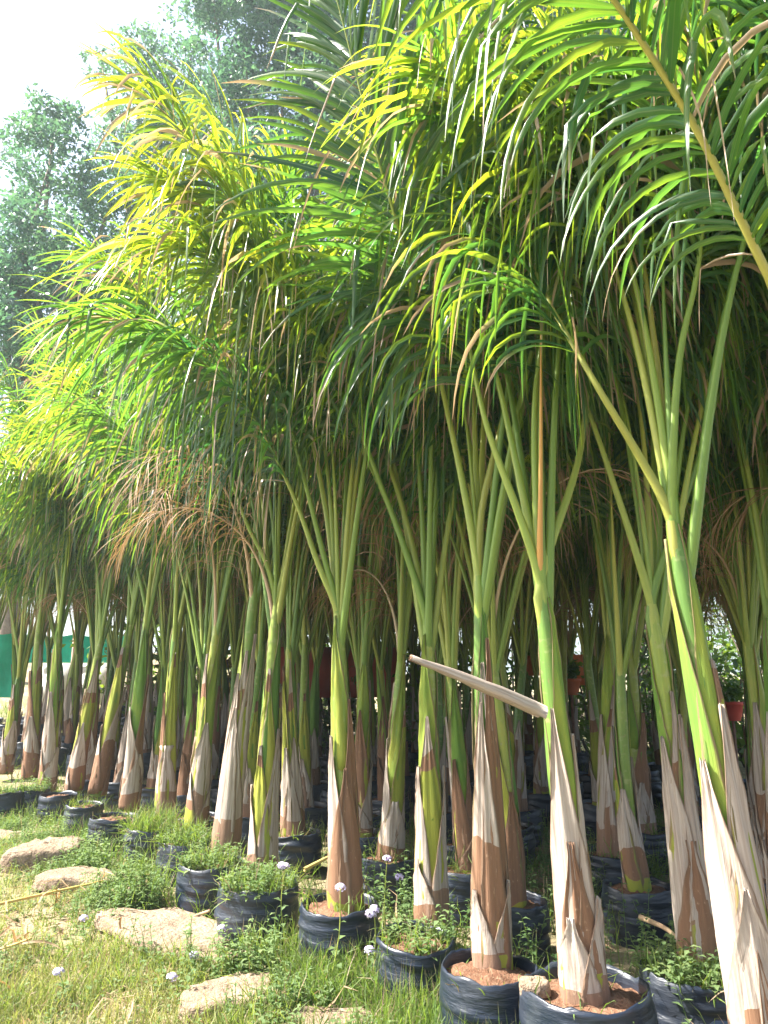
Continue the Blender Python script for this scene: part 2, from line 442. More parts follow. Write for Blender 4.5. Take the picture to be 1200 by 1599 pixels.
def arc_curve(p, az, tilt0, L, bend, n=26, pw=2.2):
    s = np.linspace(0, 1, n)
    th = tilt0 + bend * s ** pw
    d = np.stack([np.sin(th) * math.cos(az), np.sin(th) * math.sin(az), np.cos(th)], 1)
    return np.vstack([p, p + np.cumsum((d[:-1] + d[1:]) / 2 * L / (n - 1), axis=0)])
def extend(C, ext, k=1.1, n=10):
    d = nrm(C[-1] - C[-4]); p = C[-1].copy(); out = [C]
    for q in range(n):
        d = nrm(d + np.array([0, 0, -1.]) * k * ext / n); p = p + d * ext / n; out.append(p[None])
    return resample(np.vstack(out), 34)

SINGLE = []   # leaflets of the near palms get objects of their own
def add_frond(root, C, rng, r0=.018, mat=None, leaf=None, single=0, leaf_mat=None, **k):
    n = len(C); u = np.linspace(0, 1, n)
    r = r0 * np.interp(u, [0, .05, .1, .18, .4, 1], [1.05, 1.35, 1.2, .98, .6, .12])
    V, Q, uv = tube(C, r, 8, .8)
    fr = qobj('frond', V, Q, mat or M_PET, root, uv=uv)
    if leaf is False: return fr
    V, q, c = frond_leaflets(C, rng, **k)
    N, m = V.shape[:2]
    lm = leaf_mat or M_LEAF
    pick = np.zeros(N, bool)
    if single:
        W = V + np.array(root.location)
        mid = W[:, m // 2]
        d = mid - np.array([0, 0, CAM_H])
        dep = d[:, 1] * math.cos(PITCH) + d[:, 2] * math.sin(PITCH)
        xx = d[:, 0] / dep * 1163; yy = (d[:, 2] * math.cos(PITCH) - d[:, 1] * math.sin(PITCH)) / dep * 1163
        ok = (dep > .2) & (abs(xx) < 590) & (abs(yy) < 790)
        sc = np.where(ok, 1 / dep, -1)
        o = np.argsort(-sc)[:single]
        pick[o[sc[o] > 0]] = True
    for i in np.nonzero(pick)[0]:
        link('leaflet', qdata('leaflet', V[i], q, lm, col=c[i]), fr)
    V, c = V[~pick], c[~pick]; N = len(V)
    if N:
        Q = (q[None] + (np.arange(N) * m)[:, None, None]).reshape(-1, 4)
        qobj('leaflets', V.reshape(-1, 3), Q, lm, fr, col=c.reshape(-1, 4), kind='stuff')
    return fr

def stem_radius(u, r0):
    return r0 * np.interp(u, [0, .05, .15, .45, .72, .88, 1], [1.0, 1.02, .94, .72, .56, .44, .14])
def add_stem(root, C, r0):
    u = np.linspace(0, 1, len(C))
    V, Q, uv = tube(C, stem_radius(u, r0), 14)
    return qobj('stem', V, Q, M_STEM, root, uv=uv)
def add_sheath(root, C, r0, az, h0, h1, half, off, tone, rng, flare=.012, tipw=.07, stick=0.0):
    """an old leaf base clasping the stem: full at the bottom, tapering to a narrow broken tip"""
    T, B, N = frames(C)
    nu, nv = 15, 13
    v = np.linspace(0, 1, nv); uu = np.linspace(-1, 1, nu)
    h = h0 + (h1 - h0) * v
    x = h * (len(C) - 1); i = np.clip(x.astype(int), 0, len(C) - 2); f = (x - i)[:, None]
    c = C[i] * (1 - f) + C[i + 1] * f
    w = half * np.interp(v, [0, .2, .45, .7, .88, 1], [1, .95, .72, .42, .16, tipw]) * (1 + rng.normal(0, .03, nv))
    skew = rng.normal(0, .14) * v
    ph = az + skew[:, None] + uu[None] * w[:, None]
    rr = stem_radius(h, r0) + off + flare * np.clip(v - .55, 0, 1) ** 1.3 * 1.9
    edge = (abs(uu)[None] ** 6) * (.003 + .006 * rng.random((nv, 1))) * (v[:, None] > .05)
    rr = rr[:, None] + edge + .0035 * np.sin(uu[None] * rng.uniform(5, 9) + rng.uniform(0, 6) + v[:, None] * 2) + rng.normal(0, .0012, (nv, nu))
    dirx, diry = np.cos(ph)[..., None], np.sin(ph)[..., None]
    O = c[:, None] + rr[..., None] * np.concatenate([dirx, diry, 0 * dirx], -1)
    ragged = rng.normal(0, .012, nu); O[-1, :, 2] += ragged * .3; O[0, :, 2] += -abs(ragged) * .6
    I = c[:, None] + (rr - .0045)[..., None] * np.concatenate([dirx, diry, 0 * dirx], -1)
    I[-1, :, 2] = O[-1, :, 2]; I[0, :, 2] = O[0, :, 2]
    V = np.vstack([O.reshape(-1, 3), I.reshape(-1, 3)])
    q = []
    idx = lambda a, b: a * nu + b
    K = nu * nv
    for a in range(nv - 1):
        for b in range(nu - 1):
            q.append([idx(a, b), idx(a, b + 1), idx(a + 1, b + 1), idx(a + 1, b)])
            q.append([K + idx(a, b + 1), K + idx(a, b), K + idx(a + 1, b), K + idx(a + 1, b + 1)])
        q.append([idx(a, 0), idx(a + 1, 0), K + idx(a + 1, 0), K + idx(a, 0)])
        q.append([idx(a + 1, nu - 1), idx(a, nu - 1), K + idx(a, nu - 1), K + idx(a + 1, nu - 1)])
    for b in range(nu - 1):
        q.append([idx(0, b + 1), idx(0, b), K + idx(0, b), K + idx(0, b + 1)])
        q.append([idx(nv - 1, b), idx(nv - 1, b + 1), K + idx(nv - 1, b + 1), K + idx(nv - 1, b)])
    g = np.stack(np.broadcast_arrays((ph - az) / 6.28 * 1.0 + .5, v[:, None]), -1).reshape(-1, 2)
    ed = np.stack(np.broadcast_arrays(np.abs(uu)[None], v[:, None], 0 * v[:, None]), -1).reshape(-1, 3)
    return qobj('sheath', V, q, M_SH[tone], root, uv=np.vstack([g, g]), col=np.vstack([ed, ed]))
def random_sheaths(root, C, r0, rng, n=5):
    az = rng.uniform(0, 6.28)
    for k in range(n):
        tone = rng.choice(['pale', 'pale', 'mixed', 'mixed', 'brown'] if k < 3 else ['mixed', 'green', 'green', 'brown'])
        h1 = .24 + .135 * k + rng.uniform(-.03, .05)
        add_sheath(root, C, r0, az, .0 + .015 * k, h1, rng.uniform(1.5, 2.5), .003 + .0028 * (n - k), tone, rng, rng.uniform(.004, .022), rng.uniform(.04, .12))
        az += rng.uniform(2.0, 2.7)
def dead_frond(root, p, rng, L=1.3, pairs=34):
    az = rng.uniform(0, 6.28)
    L *= rng.uniform(1, 1.7); C = arc_curve(p, az, rng.uniform(.05, .2), L, 2.75, 20, 1.7)
    add_frond(root, C, rng, .012, M_PETD, leaf_mat=M_DRY, t0=.25, pairs=pairs, Lmax=.6, W=.009, S=6, dryness=0, drooping=1.5)

# ------------------------------------------------------------------ hero palms (front rows)
def sh(az, h0, h1, half, tone, flare=.01, tipw=.07): return (az, h0, h1, half, tone, flare, tipw)
def hero(label, base, fork, r0, fronds, seed, nrand=3, single=0, sheaths=None, group='potted palms of the nursery', tall=1.0, dead=0, fork_dy=0.0, bow=0.0):
    rng = np.random.default_rng(seed)
    root = empty('palm', base)
    tag(root, label, 'palm', group)
    b = np.asarray(base)
    F = aty(fork[0], fork[1], b[1] + fork_dy) - b
    mid = F * .5 + np.array([bow, 0, 0])
    C = catmull([[0, 0, -.06], F * .25 + np.array([bow * .7, 0, 0]), mid, F], 22)
    add_stem(root, C, r0)
    if sheaths is None: random_sheaths(root, C, r0, rng)
    else:
        for k, (az, h0, h1, half, tone, fl, tw) in enumerate(sheaths):
            add_sheath(root, C, r0, az, h0, h1, half, .003 + .0028 * (len(sheaths) - k), tone, rng, fl, tw)
    a0 = rng.uniform(0, 6.28)
    for k in range(2):
        add_sheath(root, C, r0, a0 + k * 2.6, .34 + .12 * k, .93 + .03 * k, 1.9, .0035 - .0015 * k, 'upper', rng, .0, .1)
    per = max(1, single // max(1, len(fronds)))
    for fr in fronds:
        wp, ext, opt = fr
        opt = dict(opt)
        pts = [C[int(.84 * 21)], C[-2] * .6 + C[-1] * .4] + [aty(x, y, b[1] + fork_dy + dy) - b for x, y, dy in wp]
        Cf = catmull(pts, 30)
        if ext: Cf = extend(Cf, ext, opt.pop('k', 1.1))
        else: Cf = resample(Cf, 34)
        add_frond(root, Cf, rng, single=per, **opt)
    for k in range(nrand + 2):
        az = rng.uniform(0, 6.28)
        az = rad(39 + rng.uniform(-125, 125))
        Cf = arc_curve(C[int(.84 * 21)], az, rng.uniform(.04, .22), rng.uniform(3.0, 3.5) * tall, rng.uniform(.8, 1.7), pw=2.7)
        add_frond(root, Cf, rng, r0=.017, Lmax=.98, W=.029)
    # spear leaf, still folded
    Cs = arc_curve(C[-3], rng.uniform(0, 6.28), .03, rng.uniform(.9, 1.5), .12, 12)
    V, Q, uv = tube(Cs, np.interp(np.linspace(0, 1, 12), [0, .3, 1], [.018, .013, .003]), 7)
    qobj('spear_leaf', V, Q, M_PET, root, uv=uv)
    for k in range(dead): dead_frond(root, C[int(.9 * 21)], rng)
    return root, C

DN = -math.pi / 2   # azimuth that faces the camera
B = lambda px, py, z=.28: atz(px, py, z)
b1 = np.array([1.165, 2.56, .3])
hero('nearest palm at the right edge, its broad pale dry sheath cut off by the frame', b1, (1045, 790), .075, [
    ([(1000, 715, 0), (925, 590, -.05), (848, 452, .1), (805, 335, .3)], .5, dict(mat=M_PETY, Lmax=.8, k=3)),
    ([(1030, 600, .1), (1003, 400, .15), (975, 250, .2)], 1.2, dict(mat=M_PETY)),
    ([(1060, 570, 0), (1090, 420, -.05), (1105, 250, -.15)], 1.3, {}),
    ([(1015, 625, .1), (970, 475, .3), (900, 320, .5)], 1.2, {})], 21, 3, 260,
    [sh(DN + .12, 0, .215, .5, 'brown', 0, .05), sh(DN - .1, 0, .31, 1.7, 'pale', .003, .05), sh(DN - .9, 0, .52, 1.9, 'mixed', .004), sh(DN + .35, .02, .62, 1.5, 'pale', .012), sh(DN + 2.2, .02, .66, 1.6, 'pale', .02), sh(DN + .9, .03, .7, 1.8, 'green', .004)])
hero('palm just past the right edge whose thick yellow petiole arches over the top corner', np.array([1.62, 1.95, .3]), (1560, 640), .072, [
    ([(1290, 590, -.1), (1195, 420, -.2), (1090, 205, -.3), (980, 30, -.4)], 1.1, dict(mat=M_PETY, r0=.021, Lmax=.62, W=.024, k=.8, drooping=1.25, tone=.6)),
    ([(1420, 400, 0), (1280, 150, 0), (1180, -50, .1)], 1.2, dict(Lmax=.75))], 22, 2, 280)
b2 = B(915, 1545, .34)
root2, C2 = hero('palm in the biggest black bag with an upright orange dead petiole', b2, (842, 890), .067, [
    ([(815, 815, 0), (770, 695, 0), (748, 615, 0), (725, 490, .2), (715, 380, .4)], .6, {}),
    ([(785, 625, .1), (755, 510, .15), (728, 360, .6)], .8, {}),
    ([(835, 650, .05), (850, 500, .1), (860, 330, .1)], 1.3, {}),
    ([(895, 750, .1), (912, 665, .2), (930, 480, .4)], 1.3, {}),
    ([(845, 700, -.05), (845, 465, -.05)], 0, dict(mat=M_PETO, leaf=False, r0=.016))], 23, 2, 280,
    [sh(DN - .7, 0, .2, 1.3, 'pale', .01, .12), sh(DN + .8, 0, .24, 1.3, 'pale', .014, .1), sh(DN - .1, 0, .36, 1.25, 'brown', .0, .16), sh(DN - .45, .02, .66, 1.5, 'pale', .006), sh(DN + 1.3, .02, .6, 1.6, 'mixed', .01), sh(DN + 2.8, .03, .7, 1.8, 'green', .01)])
hero('palm with a yellow kinked petiole and a green frond rising straight to the top', B(770, 1500, .3), (747, 880), .063, [
    ([(722, 750, 0), (695, 625, 0), (665, 490, -.15), (630, 380, -.35), (590, 245, -.5), (550, 90, -.6)], .45, dict(stiff=.75, Lmax=.85, W=.034, t0=.42, pairs=80, k=.2, tone=.5)),
    ([(752, 800, 0), (772, 710, 0), (800, 600, .05), (822, 520, .1), (850, 390, .2)], 1.0, dict(mat=M_PETY)),
    ([(755, 680, .2), (768, 450, .4)], 1.4, {}),
    ([(735, 700, .3), (700, 500, .6)], 1.4, {})], 24, 3, 280,
    [sh(DN - .9, 0, .2, 1.3, 'pale', .012, .1), sh(DN + .9, 0, .22, 1.3, 'mixed', .012, .1), sh(DN - .5, .0, .64, 1.4, 'mixed', .012), sh(DN + .5, .02, .80, 1.2, 'brown', .012), sh(DN + 2.6, .02, .66, 1.8, 'pale', .015), sh(DN, .03, .74, 2.0, 'green', .004)])
hero('palm with the longest frond, a backlit yellow one arching over to the left', B(675, 1432, .28), (668, 960), .072, [
    ([(630, 850, 0), (598, 765, 0), (545, 630, -.1), (475, 500, -.2), (405, 390, -.3), (340, 285, -.4), (280, 205, -.45)], .35, dict(Lmax=.98, W=.034, t0=.4, pairs=100, dryness=.45, tone=.92)),
    ([(675, 800, .1), (667, 650, .15), (650, 450, .2)], 1.3, {}),
    ([(620, 820, .1), (560, 690, .15), (480, 540, .1), (415, 420, 0), (350, 345, -.1), (305, 315, -.15)], .3, dict(Lmax=.9, W=.034, t0=.4, pairs=90, tone=.85)),
    ([(640, 835, .1), (608, 725, .2), (550, 560, .35), (500, 420, .45)], 1.1, {})], 25, 3, 260,
    [sh(DN - .9, 0, .22, 1.4, 'mixed', .012, .1), sh(DN + 1.0, 0, .5, 1.3, 'pale', .01), sh(DN - 1.2, .02, .5, 1.3, 'pale', .01), sh(DN, .02, .66, 1.9, 'green', .004), sh(DN + 2.8, .03, .72, 1.8, 'brown', .012)])
hero('palm with a bare brown foot in open red soil and a slender leaning green petiole', B(540, 1412, .28), (528, 945), .078, [
    ([(505, 865, 0), (480, 765, 0), (455, 670, -.05), (430, 580, -.1), (398, 490, -.2)], .8, dict(Lmax=.95, k=2.5)),
    ([(542, 825, .1), (557, 745, .15), (578, 590, .3)], 1.4, {}),
    ([(510, 800, .1), (478, 640, .15), (440, 470, .2), (395, 320, .2), (350, 215, .2)], .4, dict(Lmax=.85, W=.032, t0=.4, pairs=84, tone=.8)),
    ([(497, 880, .0), (465, 790, .0), (425, 700, -.05)], 1.3, {})], 26, 3, 240,
    [sh(DN + .25, 0, .46, 1.7, 'brown', .003), sh(DN - 1.0, .0, .56, 1.5, 'pale', .005), sh(DN + .9, .02, .68, 1.2, 'brown', .014), sh(DN + 2.6, .03, .7, 1.8, 'green', .008)], dead=1)
hero('palm with a green and yellow stem rising from the weedy bag', B(410, 1345, .28), (432, 930), .078, [
    ([(415, 875, 0), (385, 815, 0), (340, 690, -.1), (290, 570, -.25)], .9, {}),
    ([(462, 825, .0), (490, 700, .1)], 1.1, {}),
    ([(440, 700, .2), (445, 560, .3)], .9, {}),
    ([(425, 800, .1), (390, 640, .1), (345, 500, 0), (300, 440, -.1), (265, 430, -.2)], .3, dict(Lmax=.85, W=.032, t0=.4, pairs=84, tone=.85))], 27, 3, 0,
    [sh(DN - 1.3, 0, .3, 1.2, 'pale', .02, .1), sh(DN + 1.0, 0, .5, 1.3, 'pale', .008), sh(DN - .5, .02, .44, 1.4, 'green', .004), sh(DN + 1.8, .02, .66, 1.6, 'green', .01), sh(DN - .2, .03, .72, 2.2, 'green', .004)], dead=1)
hero('palm with a single straight stem wrapped white to half its height', B(352, 1322, .28), (402, 890), .082, [
    ([(408, 820, 0), (400, 690, 0), (370, 560, -.1)], .9, {}),
    ([(420, 800, .1), (450, 640, .3)], 1.1, {})], 28, 4, 0,
    [sh(DN - .2, 0, .5, 1.8, 'pale', .004), sh(DN - .8, 0, .62, 1.5, 'pale', .008), sh(DN + .9, .02, .76, 1.5, 'pale', .014), sh(DN, .03, .7, 2.2, 'green', .004)], dead=1)
hero('palm with a tan pointed sheath standing left of the white-wrapped stem', B(305, 1290, .28), (342, 950), .072, [
    ([(325, 830, 0), (300, 690, -.1)], 1.0, {}), ([(368, 850, 0), (395, 730, 0)], 1.1, {})], 29, 4, 0, None, tall=.97, dead=1)
hero('palm with a yellow leaf base and upright orange dry stub', B(258, 1262, .28), (276, 960), .075, [
    ([(270, 800, 0), (255, 640, -.1)], 1.0, {}), ([(300, 830, .1), (320, 690, .1)], 1.1, {})], 30, 4, 0,
    [sh(DN, 0, .34, 2.2, 'pale', .003, .4), sh(DN - .6, 0, .6, 1.0, 'brown', .02), sh(DN + .4, .02, .8, 1.1, 'green', .02), sh(DN + 2.7, .02, .6, 1.8, 'mixed', .01)], tall=.97)
hero('palm leaning right above the rod-crossed wrinkled bag', B(203, 1252, .28), (230, 950), .078, [
    ([(208, 850, 0), (190, 700, -.1)], 1.0, {}), ([(247, 840, 0), (262, 690, 0)], 1.1, {})], 31, 4, 0, None, tall=.97)
hero('slanting palm with a torn pale sheath split from its stem', B(152, 1232, .28), (212, 940), .075, [
    ([(218, 830, 0), (205, 680, -.1)], 1.0, {}), ([(180, 800, .1), (150, 650, .1)], 1.1, {})], 32, 4, 0, None, tall=.97)
hero('slanting palm with brown lower sheath and a clean green stem above', B(116, 1228, .28), (160, 985), .075, [
    ([(150, 870, 0), (125, 700, -.1)], 1.0, {}), ([(178, 870, 0), (190, 720, 0)], 1.1, {})], 33, 4, 0, None, tall=.97)
hero('palm wrapped in grey papery sheath above a low bag with red soil showing', B(74, 1224, .28), (95, 955), .075, [
    ([(82, 840, 0), (50, 690, -.1)], 1.0, {}), ([(118, 800, 0), (130, 660, 0)], 1.1, {})], 34, 4, 0, None, tall=.97)
hero('palm with a green stem showing between two pale sheaths near the left end', B(48, 1208, .28), (62, 955), .078, [
    ([(48, 820, 0), (20, 680, -.1)], 1.0, {}), ([(70, 800, 0), (75, 640, 0)], 1.1, {})], 35, 4, 0, None, tall=.97)
hero('outermost palm at the left end of the front row, before the green net', B(8, 1200, .28), (33, 1040), .08, [
    ([(15, 940, 0), (-10, 820, -.1)], .9, {}), ([(54, 980, 0), (80, 880, 0)], 1.2, {})], 36, 4, 0, None, tall=.97)
# second row
hero('palm with a wide brown sheath beside the right edge palm, its bag full of weeds', B(1095, 1500, .3), (1015, 925), .069, [
    ([(940, 700, 0), (885, 550, 0), (840, 400, -.2)], 1.1, {}),
    ([(1070, 780, 0), (1120, 620, 0), (1160, 470, 0)], 1.2, {}),
    ([(1008, 720, .1), (985, 520, .2)], 1.4, {})], 37, 3, 240,
    [sh(DN, 0, .34, 1.5, 'brown', .0, .2), sh(DN - .6, 0, .6, 1.7, 'pale', .008), sh(DN + .6, .02, .66, 1.2, 'mixed', .018), sh(DN + 2.6, .02, .6, 1.8, 'pale', .01), sh(DN + .3, .03, .72, 2.2, 'green', .004)])
hero('palm cut by the right edge of the picture with dry pale sheath strips', B(1235, 1450, .28), (1202, 920), .078, [
    ([(1150, 650, 0), (1090, 480, -.1), (1020, 340, -.3)], 1.1, dict(mat=M_PET)),
    ([(1190, 640, .1), (1185, 420, .2)], 1.4, {})], 38, 3, 240, None)
hero('shaded palm with a dark green stem between two pale sheaths, right of the orange sheet', B(955, 1330, .28), (952, 960), .08, [([(945, 760, 0), (930, 560, 0)], 1.5, {})], 39, 4, 0,
    [sh(DN - 1.0, 0, .58, 1.3, 'pale', .008), sh(DN + .3, 0, .72, 1.2, 'mixed', .012), sh(DN + 2.4, .02, .6, 1.8, 'pale', .01), sh(DN, .03, .7, 2.2, 'green', .004)])
hero('shaded palm with splayed torn sheaths around its foot', B(1003, 1295, .28), (985, 1010), .08, [([(975, 800, 0), (960, 600, 0)], 1.5, {})], 40, 4, 0, None, dead=1)
hero('thin palm whose yellow-brown stem leans behind the broken leaf stalk', B(732, 1352, .28), (702, 1020), .06, [
    ([(690, 910, 0), (655, 820, 0), (610, 690, 0)], 1.3, {}), ([(722, 850, .1), (735, 680, .2)], 1.4, {})], 41, 3, 0, None)
hero('palm with a long whitish dry leaf base slanting to the lower left', B(610, 1335, .28), (628, 1000), .07, [
    ([(620, 850, 0), (600, 720, 0)], 1.5, {}), ([(645, 840, 0), (650, 700, .1)], 1.4, {})], 42, 3, 0, None, dead=1)
hero('palm with a rusty split sheath just behind the bare-footed palm', B(563, 1300, .28), (570, 1000), .07, [
    ([(560, 850, 0), (545, 700, 0)], 1.5, {}), ([(590, 860, 0), (600, 730, .1)], 1.4, {})], 43, 3, 0, None)
hero('palm with two bright yellow leaf bases just behind the weedy bag', B(458, 1298, .28), (452, 1000), .075, [
    ([(450, 850, .1), (455, 700, .2)], 1.5, {}), ([(480, 860, .1), (500, 730, .1)], 1.4, {})], 44, 3, 0,
    [sh(DN - .5, 0, .45, 1.6, 'pale', .008), sh(DN + .5, 0, .5, 1.3, 'mixed', .008), sh(DN - .9, .02, .86, 1.0, 'green', .02), sh(DN + .2, .02, .9, 1.0, 'green', .02)])

# the broken dry leaf stalk sticking out of the palm in the biggest bag
yb = b2[1] - .1
p0, p1 = aty(848, 1118, yb) - b2, aty(640, 1029, yb - .25) - b2
n = 12
Cb = p0 + (p1 - p0) * np.linspace(0, 1, n)[:, None]; Cb[:, 2] += .006 * np.sin(np.linspace(0, 3.1, n))
T, Bn, Nn = frames(Cb)
Bn = nrm(np.cross(T, [0, 0, 1.])); Nn = np.cross(Bn, T)
wd = np.interp(np.linspace(0, 1, n), [0, .3, .75, 1], [.05, .046, .028, .017])
a = np.linspace(-.25, math.pi + .25, 9)
prof = np.concatenate([np.stack([np.cos(a), -np.sin(a)], 1), np.stack([np.cos(a[::-1]), -np.sin(a[::-1])], 1) * .72])
k = len(prof)
Vb = Cb[:, None] + wd[:, None, None] * (prof[None, :, 0, None] * Bn[:, None] * .55 - prof[None, :, 1, None] * Nn[:, None] * .8)
Vb += R.normal(0, .0012, Vb.shape)
i = np.arange(n - 1)[:, None] * k; j = np.arange(k)[None]; jj = (j + 1) % k
Qb = np.stack([i + j, i + jj, i + k + jj, i + k + j], -1).reshape(-1, 4)
uvb = np.stack(np.broadcast_arrays(np.linspace(0, .4, k)[None], np.linspace(.9, .2, n)[:, None]), -1).reshape(-1, 2)
cp = np.array([[e + q, e + q + 1, e + k - 2 - q, e + k - 1 - q] for e in (0, (n - 1) * k) for q in range(k // 2 - 1)])
qobj('broken_leaf_base', Vb.reshape(-1, 3), np.vstack([Qb, cp]), M_SH['pale'], root2, uv=uvb)

# ------------------------------------------------------------------ palms in the rows behind
HEADS = []
def generic(seed, nf=9):
    rng = np.random.default_rng(seed)
    root = empty('palm', (0, 0, -50))
    H = rng.uniform(1.4, 1.6)
    C = catmull([[0, 0, -.06], [rng.normal(0, .02), rng.normal(0, .02), H * .4], [rng.normal(0, .06), rng.normal(0, .06), H]], 20)
    add_stem(root, C, rng.uniform(.058, .066)); random_sheaths(root, C, .064, rng, 4)
    add_sheath(root, C, .064, rng.uniform(0, 6.28), .34, .94, 1.9, .004, 'upper', rng, 0, .1)
    az = rng.uniform(0, 6.28)
    for k in range(nf):
        Cf = arc_curve(C[int(.82 * 19)], az, rng.uniform(.04, .3), rng.uniform(2.5, 3.2), rng.uniform(1.0, 1.9), pw=2.7)
        add_frond(root, Cf, rng, r0=.016, S=7, Lmax=.95, W=.03, pairs=74, dryness=.2)
        az += 2.4 + rng.normal(0, .3)
    if seed % 2 == 0: dead_frond(root, C[-3], rng, 1.2, 26)
    return root
protos = [generic(100 + q) for q in range(7)]
ROW_D, ROW_N = np.array([-.63, .777]), np.array([.777, .63])
A0 = np.array([.71, 2.86])
hero_xy = [np.array(o.location[:2]) for o in S.objects if o.type == 'EMPTY' and o.get('category') == 'palm']
spots = []
for r, nn in enumerate([.95, 1.6, 2.3, 3.0, 3.7, 4.5, 5.3, 6.1, 6.9, .5, 0.0]):
    for k in range(-3, 17):
        al = k * .7 + (r % 2) * .35 + R.normal(0, .08) - .3
        if nn < .9 and al < (2.4 if nn > .1 else 7.5): continue
        p = A0 + ROW_D * al + ROW_N * (nn + R.normal(0, .07))
        if p[1] < 2.6 or p[1] > 14.5: continue
        u = p[0] / p[1]
        if u > .72 or u < -.8: continue
        if min(np.linalg.norm(p - h) for h in hero_xy) < .42: continue
        if p[1] < 4.2 and u < .35: continue
        spots.append((p, nn))
first = set()
BACK = []
for k, (p, nn) in enumerate(spots):
    q = k % len(protos)
    o = protos[q] if q not in first else copy_tree(protos[q])
    first.add(q)
    z = float(ground_z(*p)) + .26
    o.location = (p[0], p[1], z); o.rotation_euler = (R.normal(0, .03), R.normal(0, .03), R.uniform(0, 6.28))
    s = R.uniform(.9, 1.08) * (1 - .04 * float(sstep(-.15, -.5, p[0] / p[1]))); o.scale = (s, s, s)
    tag(o, 'slender palm in the crowded shady rows behind the front row', 'palm', 'palms crowded in the shaded back rows')
    if nn < .9:
        tag(o, *(('small palm at the far end of the front row, past the outermost left palm', 'palm', 'palms at the far end of the front row') if nn < .1 else ('palm squeezed in directly behind the left half of the front row', 'palm', 'palms squeezed in behind the front row')))
    BACK.append((p, z, nn))

# ------------------------------------------------------------------ grow bags
def bag_mesh(seed, D=.42, H=.3):
    rng = np.random.default_rng(seed); n, m = 48, 22
    a = np.linspace(0, 2 * math.pi, n, endpoint=False)
    zz = np.linspace(0, 1, m)
    prof = np.interp(zz, [0, .06, .5, .9, 1], [.90, .97, 1.03, .99, .97])
    r = D / 2 * prof[:, None] * np.ones((1, n))
    z = H * zz[:, None] + 0 * r
    for q in range(11):
        zc = rng.uniform(.1, 1); wa = rng.uniform(.03, .07); ph = rng.uniform(0, 6.28); sp = rng.uniform(.5, 1.7)
        env = np.exp(-(((a - ph + math.pi) % (2 * math.pi) - math.pi) / sp) ** 2)
        slope = rng.normal(0, .09)
        dz = zz[:, None] - zc - slope * np.sin(a - ph)[None]
        r += -.012 * rng.uniform(.4, 1.3) * np.exp(-(dz / wa) ** 2) * env[None] + .008 * np.exp(-((dz - wa * 1.3) / wa) ** 2) * env[None]
    r *= 1 + .03 * np.sin(2 * a + rng.uniform(0, 6))[None] + .018 * np.sin(3 * a + rng.uniform(0, 6))[None]
    wav = .006 * np.sin(3 * a + rng.uniform(0, 6)) + .004 * np.sin(7 * a + rng.uniform(0, 6)) + rng.normal(0, .002, n)
    z = z + (zz[:, None] ** 3) * wav[None]
    rim_r = r[-1]; rim_z = z[-1]
    r = np.vstack([r, rim_r - .005, rim_r - .010, rim_r - .012]); z = np.vstack([z, rim_z + .003, rim_z - .012, rim_z - .09])
    V = np.stack([r * np.cos(a), r * np.sin(a), z], -1).reshape(-1, 3)
    M = len(r)
    i = np.arange(M - 1)[:, None] * n; j = np.arange(n)[None]; k = (j + 1) % n
    Q = np.stack([i + j, i + k, i + n + k, i + n + j], -1).reshape(-1, 4)
    wall = qdata('grow_bag', V, Q, M_BAG)
    # soil
    rr = np.linspace(0.01, 1, 9); n2 = 32; a2 = np.linspace(0, 2 * math.pi, n2, endpoint=False)
    rs = rr[:, None] * (np.interp(a2, a, rim_r) - .006)[None]
    zs = H - .045 + .03 * (1 - rr[:, None] ** 2) + rng.normal(0, .006, (9, n2))
    V = np.stack([rs * np.cos(a2), rs * np.sin(a2), zs], -1).reshape(-1, 3)
    i = np.arange(8)[:, None] * n2; j = np.arange(n2)[None]; k = (j + 1) % n2
    Q = np.stack([i + j, i + k, i + n2 + k, i + n2 + j], -1).reshape(-1, 4)
    return wall, qdata('soil', V, Q, M_SOIL)
bags = [bag_mesh(200 + q) for q in range(6)]
def bag(label, xy, D, top, group, q, tilt=(0, 0)):
    o = link('grow_bag', bags[q % 6][0]); tag(o, label, 'grow bag', group)
    g = float(ground_z(*xy)) - .015
    o.location = (float(xy[0]), float(xy[1]), g)
    o.scale = (D / .42, D / .42, (top - g) / .3)
    o.rotation_euler = (tilt[0], tilt[1], R.uniform(0, 6.28))
    link('soil', bags[q % 6][1], o)
    return o
GB = 'black plastic grow bags holding the palms'
